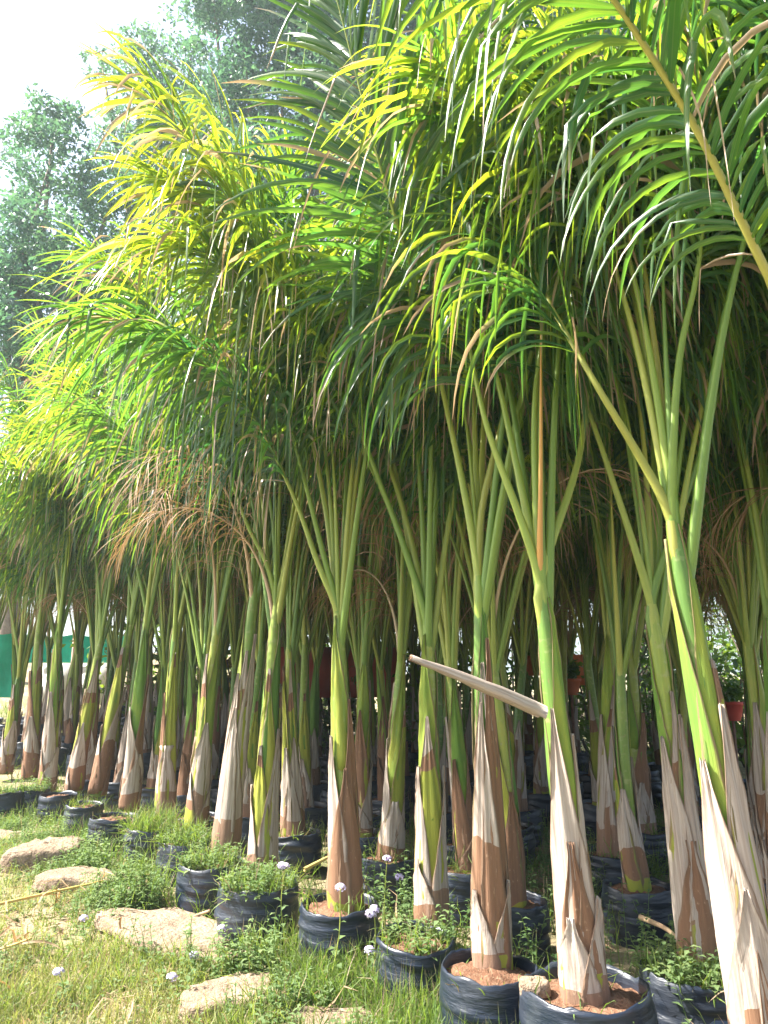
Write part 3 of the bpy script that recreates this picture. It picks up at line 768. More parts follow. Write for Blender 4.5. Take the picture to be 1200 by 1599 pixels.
front = [  # label, pixel of the rim centre, diameter, rim height
    ('biggest black grow bag, its wide open rim half empty', (922, 1540), .46, .35, (.02, -.05)),
    ('black grow bag in the bottom right, under the right edge palm', None, .44, .3, (0, 0)),
    ('tall wrinkled black bag under the palm with yellow kinked petiole', (763, 1508), .385, .31, (0, 0)),
    ('slumped black bag with shiny creased shoulder beside the lilac flowers', (648, 1462), .36, .27, (.05, .03)),
    ('black bag with bare red soil round a brown palm foot', (530, 1410), .42, .29, (0, 0)),
    ('black bag overgrown on top with bright grass, pale dusty left side', (405, 1378), .44, .29, (0, 0)),
    ('dusty black bag hidden by leafy weeds under the white-wrapped palm', (330, 1345), .42, .28, (0, 0)),
    ('black bag buried in weeds below the tan sheathed palm', (292, 1312), .4, .27, (0, 0)),
    ('black bag with a grassy mat spilling over its rim', (240, 1290), .42, .27, (0, 0)),
    ('wrinkled black bag crossed by a thin brown rod at its foot', (178, 1275), .37, .28, (0, 0)),
    ('small black bag with strong horizontal creases, left of the rod', (132, 1256), .34, .28, (0, 0)),
    ('low black bag with a patch of red soil behind the stone slab', (92, 1240), .34, .28, (0, 0)),
    ('low dusty bag among the weeds toward the left end', (52, 1232), .34, .27, (0, 0)),
    ('last black bag at the left edge of the row', (10, 1236), .36, .27, (0, 0)),
    ('black bag overgrown by dark leafy weeds behind the biggest bag', (1080, 1512), .4, .3, (0, 0)),
]
for k, (lb, px, D, top, tl) in enumerate(front):
    xy = b1[:2] if px is None else atz(px[0], px[1], top)[:2]
    bag(lb, xy, D, top, GB, k, tl)
hero2 = [('dark bag under the cut-off palm at the right edge', (1235, 1450)), ('shaded bag below the dark green stem with pale sheaths', (955, 1330)), ('shaded bag below the splayed torn sheaths', (1003, 1295)),
         ('shaded bag under the thin leaning palm by the broken stalk', (732, 1352)), ('shaded bag below the slanting whitish leaf base', (610, 1335)),
         ('shaded bag behind the bare-footed palm', (563, 1300)), ('shaded bag under the two yellow leaf bases', (458, 1298))]
for k, (lb, px) in enumerate(hero2): bag(lb, atz(*px, .28)[:2], .42, .28, GB, k + 2)
for k, (p, z, nn) in enumerate(BACK):
    lb, gr = ('black grow bag in the shade of the crowded back rows', 'grow bags in the shaded back rows')
    if nn < .1: lb, gr = 'small grow bag at the far end of the front row, past the left palm', 'grow bags at the far end of the front row'
    elif nn < .9: lb, gr = 'black grow bag directly behind the left half of the front row', 'grow bags squeezed in behind the front row'
    bag(lb, p, R.uniform(.36, .44), z + .02, gr, k)

# ------------------------------------------------------------------ background trees
def leaf_cloud(centers, radii, per, size, rng, flat=.75, mat=M_TREE, aspect=2.0):
    P = []; Rn = []
    for c, r in zip(centers, radii):
        k = max(6, int(per * r ** 2))
        d = nrm(rng.normal(0, 1, (k, 3))); rr = r * rng.random(k) ** .45
        P.append(np.asarray(c) + d * rr[:, None] * np.array([1, 1, flat])); Rn.append(np.full(k, rng.uniform(0, .6)) + rng.uniform(0, .4, k))
    P = np.vstack(P); Rn = np.hstack(Rn); N = len(P)
    nn = nrm(rng.normal(0, 1, (N, 3)) + np.array([0, 0, .8])); t = nrm(np.cross(nn, rng.normal(0, 1, (N, 3)))); b = np.cross(nn, t)
    s = size * rng.uniform(.5, 1.3, N)[:, None]
    V = np.stack([P - t * s * aspect / 2, P + b * s * .5 + nn * s * .12, P + t * s * aspect / 2, P - b * s * .5 + nn * s * .12], 1)
    c = np.zeros((N, 4, 3)); c[..., 0] = Rn[:, None]
    return V.reshape(-1, 3), np.arange(N * 4).reshape(-1, 4), c.reshape(-1, 3)
def tree(label, base, trunk_h, lobes, per, size, seed, name='tree', r=.25, cat='tree', group='trees behind the nursery', mat=None):
    rng = np.random.default_rng(seed)
    base = np.array([base[0], base[1], float(ground_z(base[0], base[1]))])
    root = empty(name, base); tag(root, label, cat, group)
    mb = MB(); top = np.array([0, 0, trunk_h])
    C = catmull([[0, 0, -.3], [rng.normal(0, .1), 0, trunk_h * .5], top], 12)
    V, Q, uv = tube(C, np.linspace(r, r * .6, 12), 10); mb.add(V, Q, uv)
    mb.obj('trunk', M_BARK, root)
    mb = MB(); cs, rs = [], []
    for (c, rad_) in lobes:
        c = np.asarray(c, float) - base
        V, Q, uv = tube(catmull([top - [0, 0, .1], (top + c) / 2 + rng.normal(0, rad_ * .15, 3), c], 10), np.linspace(r * .5, r * .1, 10), 7); mb.add(V, Q, uv)
        for q in range(int(16 + 16 * rad_)):
            d = nrm(rng.normal(0, 1, 3)); rr = rad_ * rng.uniform(.45, 1.05)
            cs.append(c + d * rr * np.array([1, 1, .9])); rs.append(rad_ * rng.uniform(.2, .4))
    mb.obj('limbs', M_BARK, root)
    V, Q, col = leaf_cloud(cs, rs, per, size, rng)
    qobj('crown', V, Q, mat or M_TREE, root, smooth=False, col=col)
    return root
def L(px, py, y, r): return (aty(px, py, y), r)
tree('rounded tree against the white sky at the far left', (-8.5, 17), 5.5, [L(80, 250, 17, 1.46), L(30, 380, 17, 1.37), L(130, 400, 16.5, 1.64), L(85, 185, 17, 0.73), L(10, 440, 17, 1.10), L(180, 300, 17, 1.10), L(60, 470, 16, 1.46), L(160, 480, 16, 1.37), L(5, 520, 17, 1.28), L(70, 560, 16, 1.46), L(160, 570, 16, 1.46), L(-40, 450, 17, 1.28)], 416, .08, 301)
tree('slim feathery tree between the rounded tree and the big dark one', (-6.5, 20), 8, [L(215, 70, 20, 0.82), L(265, 120, 20, 1.37), L(220, 180, 20, 1.18), L(290, 200, 20, 1.46), L(180, 230, 20, 0.91), L(250, 290, 20, 1.73), L(160, 105, 20, 0.64), L(300, 80, 20, 0.55)], 384, .08, 302)
tree('big dark tree whose crown leaves the top of the picture', (-2.5, 18), 8, [L(380, 60, 18, 1.9), L(330, -40, 18, 1.7), L(450, -30, 18, 2.2), L(440, 170, 18, 2.2), L(370, 230, 18, 1.8), L(540, 60, 18, 2.1), L(560, 220, 18, 2.3), L(480, 320, 17, 2.2), L(620, 120, 18, 1.8)], 384, .08, 303)
tree('dark tree showing between the fronds at top centre', (1.5, 18), 8, [L(700, 60, 18, 2.2), L(680, 220, 18, 2.2), L(780, 120, 18, 2.2), L(640, -40, 18, 2), L(760, 300, 17, 2.4), L(860, 0, 18, 2.2)], 352, .08, 304)
tree('tree hidden behind the palm crowns at the upper right', (6, 18), 7, [L(900, 120, 18, 2.5), L(1000, 250, 18, 2.6), L(1080, 60, 18, 2.5), L(1160, 220, 18, 2.5), L(900, 380, 17, 2.5), L(1100, 420, 17, 2.5)], 200, .11, 305)
# shrubs and small trees behind the rows
def shrub(label, px, y, h, w_, seed, mat=M_SHRUB, size=.07, group='shrubs behind the palms'):
    rng = np.random.default_rng(seed)
    x = (px - 600) / 1163 * y * .98; z = float(ground_z(x, y))
    root = empty('shrub', (x, y, z)); tag(root, label, 'shrub', group)
    mb = MB(); cs = []
    for q in range(7):
        a = rng.uniform(0, 6.28); e = np.array([math.cos(a) * w_ * .45, math.sin(a) * w_ * .45, h * rng.uniform(.6, 1)])
        V, Q, uv = tube(catmull([[0, 0, -.05], e * [.35, .35, .5], e], 8), np.linspace(.03, .008, 8), 6); mb.add(V, Q, uv)
        for k in range(13): cs.append(e * np.array([1, 1, rng.uniform(.06, 1)]) + rng.normal(0, w_ * .16, 3))
    mb.obj('branches', M_BARK, root)
    V, Q, c = leaf_cloud(cs, np.full(len(cs), w_ * .2), 420 / w_ ** 2 * .55, size, rng)
    qobj('foliage', V, Q, mat, root, smooth=False, col=c)
k = 0
for px, y, h, w_ in [(250, 13.5, 2.6, 1.8), (420, 14, 3, 2.2), (520, 13, 2.4, 1.8), (640, 13.5, 2.8, 2), (760, 13, 3, 2), (860, 13.5, 2.4, 1.8), (960, 12.5, 3, 2.2), (1060, 13, 2.8, 2), (1150, 12, 2.6, 1.8), (1240, 12.5, 3, 2), (300, 12.4, 2, 1.8), (470, 13.2, 2.2, 2), (590, 12.6, 2, 1.8), (700, 12.4, 2.2, 2), (810, 12.6, 2, 1.8), (920, 12.2, 2.2, 2), (1010, 12.4, 2.2, 1.8), (1110, 12.6, 2.2, 1.8), (1200, 11.8, 2.4, 1.8), (330, 16, 4.5, 2.6), (560, 17, 4.5, 2.6), (800, 17, 4.8, 2.8), (1020, 16, 4.8, 2.8), (1180, 16, 4.6, 2.8), (440, 18, 5.5, 3), (680, 18, 5.5, 3), (910, 18, 5.5, 3), (1110, 18, 5.5, 3), (1300, 15, 4.5, 3), (1260, 17, 5.5, 3)]:  # the tall rear shrubs are added to block sky light from behind
    shrub('bushy green shrub in the shade behind the palm rows', px, y, h, w_, 400 + k); k += 1
shrub('yellow leaved croton shrub behind the palms', 377, 11.8, 1.5, .5, 440, M_YELLOW, .09)

# ------------------------------------------------------------------ things behind the rows
def panel(label, name, cat, a, b, z0, z1, mat, bays=3, th=.03, post=.05, sag=0.0):
    a = np.array(a); b = np.array(b); root = empty(name, (*((a + b) / 2), float(z0))); tag(root, label, cat)
    d = (b - a); Ln = np.linalg.norm(d); rz = math.atan2(d[1], d[0])
    for k in range(bays):
        c = d * ((k + .5) / bays - .5)
        nx, nz = 7, 7
        if sag:
            xs = np.linspace(-.5, .5, 13) * Ln / bays * .985; zs = np.linspace(0, z1 - z0, 9)
            Xs, Zs = np.meshgrid(xs, zs); Ys = sag * np.sin(Xs * 7 + k) * np.cos(Zs * 3) + R.normal(0, sag * .2, Xs.shape)
            Zs = Zs - sag * 1.2 * (1 - (2 * Xs / (Ln / bays)) ** 2) * (Zs > .1)
            F = np.stack([Xs, Ys, Zs], -1).reshape(-1, 3); Bk = F + [0, .012, 0]
            i = (np.arange(8)[:, None] * 13 + np.arange(12)[None]).ravel(); Q = np.stack([i, i + 1, i + 14, i + 13], 1)
            V = np.vstack([F, Bk]); Q = np.vstack([Q, Q[:, ::-1] + len(F)])
            ca, sa = math.cos(rz), math.sin(rz)
            V = np.stack([V[:, 0] * ca - V[:, 1] * sa, V[:, 0] * sa + V[:, 1] * ca, V[:, 2]], 1) + np.array([c[0], c[1], 0])
            qobj('net', V, Q, mat, root)
        else:
            mb = MB(); mb.box((c[0], c[1], (z1 - z0) / 2), (Ln / bays - .012, th, z1 - z0), rz); mb.obj('panel', mat, root, False)
    for k in range(bays + 1):
        c = d * (k / bays - .5); mb = MB()
        V, Q, uv = tube([[c[0], c[1] - th, -.5], [c[0], c[1] - th, z1 - z0 + .08]], post / 2, 8); mb.add(V, Q, uv); mb.obj('post', M_METAL, root)
    return root
def xa(px, y): return (px - 600) / 1163 * y * 1.03
def zz(py, y): return float(aty(600, py, y)[2])
panel('green shade net fence at the far left edge', 'shade_net', 'net fence', (xa(-60, 13), 13), (xa(46, 13), 13.2), zz(1090, 13), zz(985, 13), M_NET, 2, sag=.05)
panel('green shade net glimpsed between stems behind the white wall', 'shade_net', 'net fence', (xa(60, 14.5), 14.5), (xa(215, 14.5), 14.5), zz(1035, 14.5), zz(990, 14.5), M_NET, 2, sag=.05)
panel('low whitewashed wall behind the left palms', 'wall', 'wall', (xa(95, 14), 14), (xa(200, 14), 14.1), zz(1100, 14), zz(1036, 14), M_WALLW, 2, .12)
panel('dark red sheet fence seen between the middle stems', 'sheet_fence', 'fence', (xa(430, 11.2), 11.2), (xa(625, 11.2), 11.5), zz(1090, 11.2), zz(1010, 11.2), M_WALLR, 4)
panel('white board standing in the gap behind the yellow stem', 'board', 'board', (xa(800, 11.8), 11.8), (xa(836, 11.8), 11.8), zz(1010, 11.8), zz(950, 11.8), M_WALLW, 1)
panel('orange sheet leaning behind the middle right palms', 'sheet', 'sheet', (xa(868, 11.6), 11.6), (xa(935, 11.6), 11.7), zz(1070, 11.6), zz(1022, 11.6), M_ORANGE, 2)
def clay_pot(label, px, py, y, s, mat):
    c = aty(px, py, y); root = empty('flower_pot', c); tag(root, label, 'flower pot')
    pr = [(.10, 0), (.135, .2), (.16, .2), (.165, .25), (.15, .25), (.12, .05)]
    n = 16; a = np.linspace(0, 2 * math.pi, n, endpoint=False)
    V = np.array([[[r * s * math.cos(t), r * s * math.sin(t), z * s] for t in a] for r, z in pr]).reshape(-1, 3)
    i = np.arange(len(pr) - 1)[:, None] * n; j = np.arange(n)[None]; k2 = (j + 1) % n
    qobj('pot', V, np.stack([i + j, i + k2, i + n + k2, i + n + j], -1).reshape(-1, 4), mat, root, smooth=False)
    mb = MB(); V, Q, uv = tube([[0, 0, -2.2], [0, 0, .03 * s]], .02, 8); mb.add(V, Q, uv); mb.obj('stand', M_METAL, root)
    V, Q, c2 = leaf_cloud([(0, 0, .35 * s), (.05, 0, .45 * s)], [.16 * s, .12 * s], 3000, .06, np.random.default_rng(int(px)))
    qobj('plant', V, Q, M_SHRUB, root, smooth=False, col=c2)
clay_pot('orange flower pot raised on a stand behind the yellow stem', 838, 1055, 10.8, 1.1, M_CLAY)
clay_pot('red flower pot on a stand in the gap at the right', 1145, 1125, 10.6, 1.0, M_CLAYP)
clay_pot('orange flower pot near the middle of the dark gap', 893, 1085, 10.9, .9, M_CLAY)

# ------------------------------------------------------------------ stones
def stone(label, px, py, sx, sy, sz, seed, rz=0):
    rng = np.random.default_rng(seed)
    p = atz(px, py, .05); g = float(ground_z(p[0], p[1]))
    nu, nv = 28, 10
    a = np.linspace(0, 2 * math.pi, nu, endpoint=False)
    rim = 1 + .14 * np.sin(2 * a + rng.uniform(0, 6)) + .1 * np.sin(3 * a + rng.uniform(0, 6)) + .06 * np.sin(5 * a + rng.uniform(0, 6)) + rng.normal(0, .025, nu)
    sq = (np.abs(np.cos(a)) ** 6 + np.abs(np.sin(a)) ** 6) ** (-1 / 6) * .9
    prof = [(1.02, -.25), (1.04, .25), (1.0, .7), (.95, .92), (.84, 1.0), (.6, 1.04), (.35, 1.02), (.15, 1.03), (.02, 1.03)]
    V = []
    for r, z in prof:
        jit = rng.normal(0, .02, nu)
        for q in range(nu):
            rr = r * rim[q] * sq[q] * (1 + jit[q])
            V.append([rr * math.cos(a[q]) * sx / 2, rr * math.sin(a[q]) * sy / 2, z * sz + rng.normal(0, .05) * sz * (r < 1)])
    m2 = len(prof); i = np.arange(m2 - 1)[:, None] * nu; j = np.arange(nu)[None]; k2 = (j + 1) % nu
    o = qobj('stone', V, np.stack([i + j, i + k2, i + nu + k2, i + nu + j], -1).reshape(-1, 4), M_ROCK, smooth=False)
    o.location = (p[0], p[1], g); o.rotation_euler = (rng.normal(0, .04), rng.normal(0, .04), rz)
    tag(o, label, 'stone', 'flat stones along the row')
stone('thick stone slab lying topmost among the stones at the left', 76, 1338, .54, .42, .16, 501, .2)
stone('brown stone slab wedged under the thick one', 138, 1372, .6, .4, .07, 502, -.3)
stone('long flat pale stone in the middle of the lawn edge', 268, 1450, .5, .98, .05, 503, .78)
stone('flat stone by the dusty bag, half sunk in grass', 345, 1488, .34, .26, .045, 504, -.5)
stone('rounded earthy stone at the bottom, by the lilac flowers', 362, 1550, .5, .34, .07, 505, .3)
stone('stone cut off by the bottom edge', 520, 1594, .42, .26, .045, 506, .1)
stone('small flat stone at the far left edge', 15, 1300, .6, .35, .035, 507, .1)
stone('small chip of stone under the yellow stalk', 205, 1392, .3, .2, .045, 508, .5)
stone('pale pebble lying on the soil in the biggest bag', 0, 0, .1, .08, .04, 509)
pb = S.objects[[o.name for o in S.objects if o.name.startswith('stone')][-1]]
for o in S.objects:
    if o.get('label', '').startswith('pale pebble'):
        q = atz(836, 1536, .35); o.location = (q[0], q[1], .325)

# ------------------------------------------------------------------ grass, weeds, litter
def in_bag(x, y):
    k = np.zeros(len(x), bool)
    for o in S.objects:
        if o.name.startswith('grow_bag') and o.location.y < 9:
            k |= (x - o.location.x) ** 2 + (y - o.location.y) ** 2 < (o.scale[0] * .2) ** 2
    return k
def on_stone(x, y):
    k = np.zeros(len(x), bool)
    for o in S.objects:
        if o.name.startswith('stone'):
            d = o.dimensions
            c, s = math.cos(-o.rotation_euler.z), math.sin(-o.rotation_euler.z)
            dx, dy = x - o.location.x, y - o.location.y
            u, v = dx * c - dy * s, dx * s + dy * c
            k |= (u / max(d.x * .5, .01)) ** 2 + (v / max(d.y * .5, .01)) ** 2 < .8
    return k
bpy.context.view_layer.update()
def rowdist(x, y): return (x - A0[0]) * ROW_N[0] + (y - A0[1]) * ROW_N[1]
def grass(name, x, y, z, L, W, rnd, rng, lean=.5, droop=2.2, S_=4, mat=M_GRASS, dry=0.05):
    N = len(x); az = rng.uniform(0, 6.28, N); ti = np.abs(rng.normal(0, lean, N))
    D = np.stack([np.sin(ti) * np.cos(az), np.sin(ti) * np.sin(az), np.cos(ti)], 1)
    P = np.stack([x, y, z - .01], 1)
    up = np.stack([np.cos(az), np.sin(az), .2 * np.ones(N)], 1)
    V, q = blades(P, D, L, W, np.full(N, droop) / np.maximum(L, .1) * .5 * rng.uniform(.3, 1.6, N), nrm(up), S_, None, .2, rng, .1, .4)
    c = blade_tint(N, S_, rnd, np.where(rng.random(N) < dry, 1.2, rng.uniform(0, .25, N)))
    m2 = V.shape[1]; Q = (q[None] + (np.arange(N) * m2)[:, None, None]).reshape(-1, 4)
    return V.reshape(-1, 3), Q, c.reshape(-1, 4)
rng = np.random.default_rng(900)
def scatter(n, xr, yr, tuft, rng):
    k = max(1, n // tuft); cx = rng.uniform(*xr, k); cy = rng.uniform(*yr, k)
    x = np.repeat(cx, tuft) + rng.normal(0, .035, k * tuft); y = np.repeat(cy, tuft) + rng.normal(0, .035, k * tuft)
    t = np.repeat(rng.random(k), tuft)
    return x, y, t
# lawn in front of the row
x, y, t = scatter(80000, (-4.8, 1.1), (2.1, 8.6), 14, rng)
x2, y2, t2 = scatter(36000, (-1.9, .7), (2.1, 4.4), 14, rng)
x, y, t = np.r_[x, x2], np.r_[y, y2], np.r_[t, t2]
rd = rowdist(x, y)
pn = np.sin(x * 2.3 + 1) * np.cos(y * 1.9) + .6 * np.sin(x * 5.1 - y * 4.2)
keep = (rd < .35) & ~on_stone(x, y) & ~in_bag(x, y) & (rng.random(len(x)) < .55 + .45 * sstep(-.6, .5, pn))
x, y, t, rd, pn = x[keep], y[keep], t[keep], rd[keep], pn[keep]
near = sstep(-.9, -.1, rd)
L_ = rng.uniform(.05, .15, len(x)) * (1 + 1.0 * near)
rnd = np.clip(.78 - .5 * near + .35 * (t - .5) + rng.normal(0, .12, len(x)) - .12 * pn, 0, 1)
V, Q, c = grass('grass', x, y, ground_z(x, y), L_, rng.uniform(.003, .0065, len(x)), rnd, rng, .6)
o = qobj('grass', V, Q, M_GRASS, kind='stuff', col=c)
tag(o, 'short sunlit grass and straw in front of the bags', 'grass')
# grass under the rows
x, y, t = scatter(30000, (-8, 4.5), (3.4, 14), 14, rng)
rd = rowdist(x, y); keep = (rd > .1) & ~in_bag(x, y); x, y, t = x[keep], y[keep], t[keep]
V, Q, c = grass('grass', x, y, ground_z(x, y), rng.uniform(.12, .32, len(x)), rng.uniform(.004, .008, len(x)), np.clip(.2 + .3 * t + rng.normal(0, .1, len(x)), 0, 1), rng, .5)
o = qobj('grass', V, Q, M_GRASS, kind='stuff', col=c); tag(o, 'longer green grass growing between the bags in the shade', 'grass')
# grass on top of the bags
x, y, z, L_ = [], [], [], []
for bi, (dens, ln) in {5: (500, .16), 6: (320, .16), 7: (500, .2), 8: (900, .22), 9: (60, .1), 10: (120, .12), 4: (60, .18), 3: (260, .12), 0: (35, .12), 14: (300, .14), 12: (200, .12), 13: (160, .12), 1: (50, .15), 2: (25, .08)}.items():
    o = [q for q in S.objects if q.get('label') == front[bi][0]][0]
    r = o.scale[0] * .205 * np.sqrt(rng.random(dens)); a = rng.uniform(0, 6.28, dens)
    x.append(o.location.x + r * np.cos(a)); y.append(o.location.y + r * np.sin(a)); z.append(np.full(dens, front[bi][3] - .035)); L_.append(ln * rng.uniform(.5, 1.3, dens))
for o in [q for q in S.objects if q.name.startswith('grow_bag') and q.get('label', '').startswith(('shaded', 'dark'))]:
    d = 120; r = o.scale[0] * .205 * np.sqrt(rng.random(d)); a = rng.uniform(0, 6.28, d)
    x.append(o.location.x + r * np.cos(a)); y.append(o.location.y + r * np.sin(a)); z.append(np.full(d, .25)); L_.append(.16 * rng.uniform(.5, 1.3, d))
x, y, z, L_ = map(np.hstack, (x, y, z, L_))
V, Q, c = grass('bag_grass', x, y, z, L_, rng.uniform(.004, .007, len(x)), np.clip(rng.normal(.38, .17, len(x)), 0, 1), rng, .75, 2.6)
o = qobj('bag_grass', V, Q, M_GRASS, kind='stuff', col=c); tag(o, 'grass sprouting from the tops of the grow bags', 'grass')

def weed_leaves(P, D, Ls, Ws, rng):
    N = len(P); side = nrm(np.cross(D, [0, 0, 1.0]) + 1e-4); nn = np.cross(side, D)
    m_ = P + D * Ls[:, None] * .45 - nn * 0; e = P + D * Ls[:, None] - np.array([0, 0, 1]) * Ls[:, None] * .2
    h = (Ws * .5)[:, None]
    V = np.stack([P, m_ - side * h + nn * h * .3, m_, m_ + side * h + nn * h * .3, e], 1)
    Q = np.array([[0, 1, 4, 2], [0, 2, 4, 3]])
    return V, Q
def weeds(name, label, x, y, z, hgt, rng, leaf=(.02, .05), nl=12, tone=.5):
    N = len(x); az = rng.uniform(0, 6.28, N); ln = rng.normal(0, .25, (N, 2)); ln[:, 0] += 0
    h = hgt
    top = np.stack([x + ln[:, 0] * h, y + ln[:, 1] * h, z + h], 1); b = np.stack([x, y, z - .01], 1)
    f = np.tile(np.linspace(.25, 1, nl), (N, 1)); P = b[:, None] + (top - b)[:, None] * f[..., None]
    a = az[:, None] + np.arange(nl)[None] * 2.4 + rng.normal(0, .4, (N, nl)); el = rng.uniform(-.1, .6, (N, nl))
    D = np.stack([np.cos(a) * np.cos(el), np.sin(a) * np.cos(el), np.sin(el)], -1)
    Ls = rng.uniform(*leaf, (N, nl)) * (1.25 - .5 * f)
    V, q = weed_leaves(P.reshape(-1, 3), D.reshape(-1, 3), Ls.ravel(), Ls.ravel() * rng.uniform(.4, .6, N * nl), rng)
    M = len(V); Q = (q[None] + (np.arange(M) * 5)[:, None, None]).reshape(-1, 4)
    c = np.zeros((M, 5, 3)); c[..., 0] = np.clip(np.repeat(rng.normal(tone, .2, N), nl)[:, None] + rng.normal(0, .08, (M, 1)), 0, 1)
    mb = MB(); mb.add(V.reshape(-1, 3), Q, None, c.reshape(-1, 3))
    # stems as thin three-sided quads
    sd = .0022
    for dx, dy in ((1, 0), (0, 1)):
        o_ = np.array([dx, dy, 0]) * sd
        Vs = np.stack([b - o_, b + o_, top + o_ * .5, top - o_ * .5], 1)
        cc = np.zeros((N * 4, 3)); cc[:, 0] = .4
        mb.add(Vs.reshape(-1, 3), np.arange(N * 4).reshape(-1, 4), None, cc)
    o = mb.obj(name, M_WEED, None, False, 'stuff'); tag(o, label, 'weeds')
# weeds fringe in front of the bags
n = 2000
al = rng.uniform(-.9, 6.6, n); dd = -.3 - np.abs(rng.normal(.04, .16, n))
x = A0[0] + ROW_D[0] * al + ROW_N[0] * dd; y = A0[1] + ROW_D[1] * al + ROW_N[1] * dd
k_ = ~in_bag(x, y) & ~on_stone(x, y); x, y = x[k_], y[k_]
weeds('weeds', 'leafy green weeds fringing the front of the grow bags', x, y, ground_z(x, y), rng.uniform(.04, .14, len(x)) * (1 + .9 * np.exp(-((rowdist(x, y) * 0 + (x + 1.2)) / .6) ** 2)), rng)
n = 300
al = rng.uniform(1.5, 5.2, n); dd = -.27 - np.abs(rng.normal(.0, .12, n))
x = A0[0] + ROW_D[0] * al + ROW_N[0] * dd; y = A0[1] + ROW_D[1] * al + ROW_N[1] * dd
k_ = ~on_stone(x, y); x, y = x[k_], y[k_]; n = len(x)
weeds('weeds', 'taller pale weeds crowding the bags along the middle of the row', x, y, ground_z(x, y), rng.uniform(.12, .32, n), rng, (.025, .06), 13, .7)
x, y, z = [], [], []
for lb, k in (('black bag overgrown on top', 60), ('dusty black bag hidden', 50), ('black bag buried', 40), ('slumped black bag', 22), ('black bag overgrown by dark', 60), ('low dusty bag', 30), ('last black bag', 30)):
    o = [q for q in S.objects if q.get('label', '').startswith(lb)][0]
    r = o.scale[0] * .2 * np.sqrt(rng.random(k)); a = rng.uniform(0, 6.28, k)
    x.append(o.location.x + r * np.cos(a)); y.append(o.location.y + r * np.sin(a)); z.append(np.full(k, o.location.z + o.scale[2] * .26))
x, y, z = map(np.hstack, (x, y, z))
weeds('bag_weeds', 'small leafy weeds growing out of the tops of the bags', x, y, z, rng.uniform(.06, .16, len(x)), rng, (.025, .055), 11, .6)
n = 3500
x = rng.uniform(-4, .9, n); y = rng.uniform(2.2, 8, n); k_ = (rowdist(x, y) < -.25) & ~on_stone(x, y); x, y = x[k_], y[k_]
weeds('weeds', 'small low broadleaf weeds scattered in the sunlit lawn', x, y, ground_z(x, y), rng.uniform(.02, .08, len(x)), rng, (.015, .045), 8, .6)
n = 500
x = rng.uniform(-.2, 2.6, n); y = rng.uniform(3.0, 6.2, n); k_ = (rowdist(x, y) > .25) & ~in_bag(x, y); x, y = x[k_], y[k_]
weeds('weeds', 'dark leafy weeds between the bags at the lower right', x, y, ground_z(x, y), rng.uniform(.15, .4, len(x)), rng, (.03, .06), 14, .25)
# dry litter
n = 1400
x = rng.uniform(-4.5, 3.2, n); y = rng.uniform(2.3, 8.5, n); k_ = ~in_bag(x, y); x, y = x[k_], y[k_]; n = len(x)
az = rng.uniform(0, 6.28, n)
V, q = blades(np.stack([x, y, ground_z(x, y) + .015], 1), np.stack([np.cos(az), np.sin(az), rng.uniform(0, .25, n)], 1), rng.uniform(.08, .4, n), rng.uniform(.004, .016, n), np.full(n, .8), np.tile([0, 0, 1.], (n, 1)), 4, None, .5, rng)
V[..., 2] = np.maximum(V[..., 2], ground_z(V[..., 0], V[..., 1]) + .004)
c = blade_tint(n, 4, rng.random(n), np.zeros(n)); Q = (q[None] + (np.arange(n) * V.shape[1])[:, None, None]).reshape(-1, 4)
o = qobj('dry_litter', V.reshape(-1, 3), Q, M_DRY, kind='stuff', col=c.reshape(-1, 4)); tag(o, 'dead straw and leaf strips littering the ground', 'leaf litter')

# ------------------------------------------------------------------ flowering weeds, stalks, rod
def flower_plant(label, fx, fy, base_px, seed, heads=1, pot_z=None, y=None):
    rng = np.random.default_rng(seed)
    bz = .0 if pot_z is None else pot_z
    b = atz(*base_px, bz); b[2] = float(ground_z(b[0], b[1])) if pot_z is None else pot_z
    root = empty('flowering_weed', b); tag(root, label, 'flowering weed', 'lilac flowering weeds')
    top = aty(fx, fy, b[1] - .02) - b
    C = catmull([[0, 0, -.01], top * .5 + [rng.normal(0, .03), rng.normal(0, .03), .02], top], 14)
    V, Q, uv = tube(C, np.linspace(.0035, .002, 14), 6); qobj('stem', V, Q, M_PET, root, uv=uv)
    for k in range(8):
        f = .15 + .7 * k / 8; p = C[int(f * 13)]; a = k * 2.5 + rng.uniform(0, 1)
        D = np.array([[math.cos(a), math.sin(a), .35]]); Lf = rng.uniform(.04, .075) * (1.2 - f * .5)
        V, q = weed_leaves(p[None], nrm(D), np.array([Lf]), np.array([Lf * .6]), rng)
        cc = np.zeros((5, 3)); cc[:, 0] = rng.uniform(.3, .9)
        qobj('leaf', V[0], q, M_WEED, root, smooth=False, col=cc)
    for h in range(heads):
        off = np.array([0, 0, 0]) if h == 0 else np.array([rng.normal(0, .02), 0, rng.normal(-.01, .008)])
        mb = MB()
        for q in range(46):
            d = nrm(rng.normal(0, 1, 3) + [0, 0, .7]); p = top + off + d * np.array([.019, .019, .011]); t_ = nrm(np.cross(d, [.3, .5, .1])); b_ = np.cross(d, t_)
            s = .0062; mb.add([p - t_ * s, p - b_ * s + d * s * 1.2, p + t_ * s, p + b_ * s + d * s * 1.2], [[0, 1, 2, 3]])
        mb.obj('flower_head', M_FLOWER, root, False)
flower_plant('lilac flower before the bare brown palm foot', 532, 1386, (510, 1560), 601)
flower_plant('double lilac flower head right of the red soil bag', 585, 1420, (580, 1560), 602, 3)
flower_plant('pinkish flower standing in front of the grassy bag rim', 446, 1353, (450, 1490), 603, 2)
flower_plant('lilac flower at the foot of the dusty grassy bag', 347, 1450, (352, 1500), 604)
flower_plant('single lilac flower far out in the sunny lawn', 92, 1518, (95, 1560), 605)
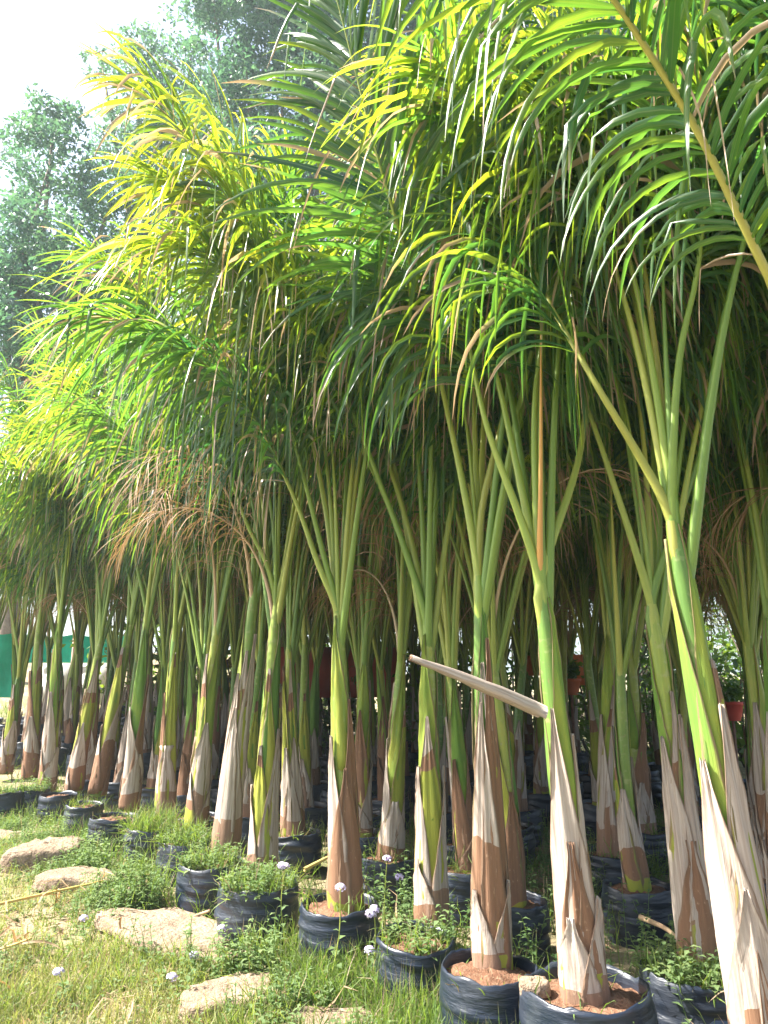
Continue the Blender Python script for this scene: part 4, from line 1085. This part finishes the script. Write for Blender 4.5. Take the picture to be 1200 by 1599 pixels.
flower_plant('small lilac flower low in the lawn by the bottom stones', 269, 1526, (272, 1565), 606)
flower_plant('pale flower near the long flat stone', 131, 1434, (135, 1465), 607)
flower_plant('tallest lilac flower, between the slumped bag and the white leaf base', 605, 1341, (600, 1480), 608)
flower_plant('lilac flower just below the tallest one', 624, 1370, (618, 1500), 609)
flower_plant('flower bud over the creased shoulder of the slumped bag', 578, 1484, (565, 1570), 610)
flower_plant('lilac flower in the weeds at the end of the flat stone', 303, 1492, (308, 1530), 611)

def stalk(name, label, cat, pts, r, mat, leaflets=0, seed=1):
    P = np.array(pts); root = empty(name, P[0]); tag(root, label, cat)
    C = catmull(P - P[0], 16); V, Q, uv = tube(C, np.linspace(r, r * .6, 16), 8)
    qobj('stalk', V, Q, mat, root, uv=uv)
    rng = np.random.default_rng(seed)
    for k in range(leaflets):
        i = int(rng.uniform(2, 15)); az = rng.uniform(0, 6.28)
        V, q = blades(C[i][None], np.array([[math.cos(az), math.sin(az), rng.uniform(.05, .7)]]), np.array([rng.uniform(.2, .45)]), np.array([.014]), np.array([2.2]), np.array([[0, 0, 1.]]), 6, None, .5, rng)
        qobj('leaflet', V[0], q, M_DRY, root, col=blade_tint(1, 6, rng.random(1), np.zeros(1))[0])
stalk('dry_frond', 'yellow dead frond stalk lying across the lawn to the stones', 'dead frond', [atz(-60, 1425, .08), atz(60, 1398, .10), atz(165, 1375, .12)], .011, M_STRAWY, 7, 5)
stalk('dry_frond', 'dead frond with curled yellow strips at the left edge', 'dead frond', [atz(-80, 1500, .05), atz(0, 1482, .06), atz(50, 1465, .1)], .009, M_STRAWY, 12, 6)
stalk('fallen_petiole', 'yellow fallen petiole poking out behind the red soil bag', 'petiole', [atz(475, 1358, .3), atz(500, 1345, .33), atz(530, 1330, .36)], .013, M_STRAWY, 0, 7)
stalk('thin_rod', 'thin brown rod lying along the foot of the bags at left', 'rod', [atz(120, 1317, .06), atz(165, 1318, .06), atz(208, 1319, .06)], .008, M_METAL)
stalk('dry_stick', 'grey broken stick by the dusty grassy bag', 'stick', [atz(292, 1438, .05), atz(312, 1428, .07), atz(328, 1422, .1)], .012, M_STICK)
stalk('fallen_petiole', 'dry petiole lying in the dark weeds beside the brown sheath', 'petiole', [atz(1000, 1432, .3), atz(1040, 1450, .3), atz(1068, 1475, .28)], .013, M_STICK)

# ------------------------------------------------------------------ haze in the air
hz = NT('thin_haze')
vp = hz.n('ShaderNodeVolumePrincipled')
vp.inputs['Color'].default_value = (.8, .95, 1, 1)
vp.inputs['Density'].default_value = .0016
vp.inputs['Anisotropy'].default_value = .3
hz.l(vp.outputs[0], hz.out.inputs['Volume'])
mb = MB(); mb.box((0, 220, 12), (810, 570, 26.5)); o = mb.obj('haze', hz.m, None, False, 'stuff')
tag(o, 'thin bright haze in the air over the nursery', 'haze')
S.cycles.volume_bounces = 0
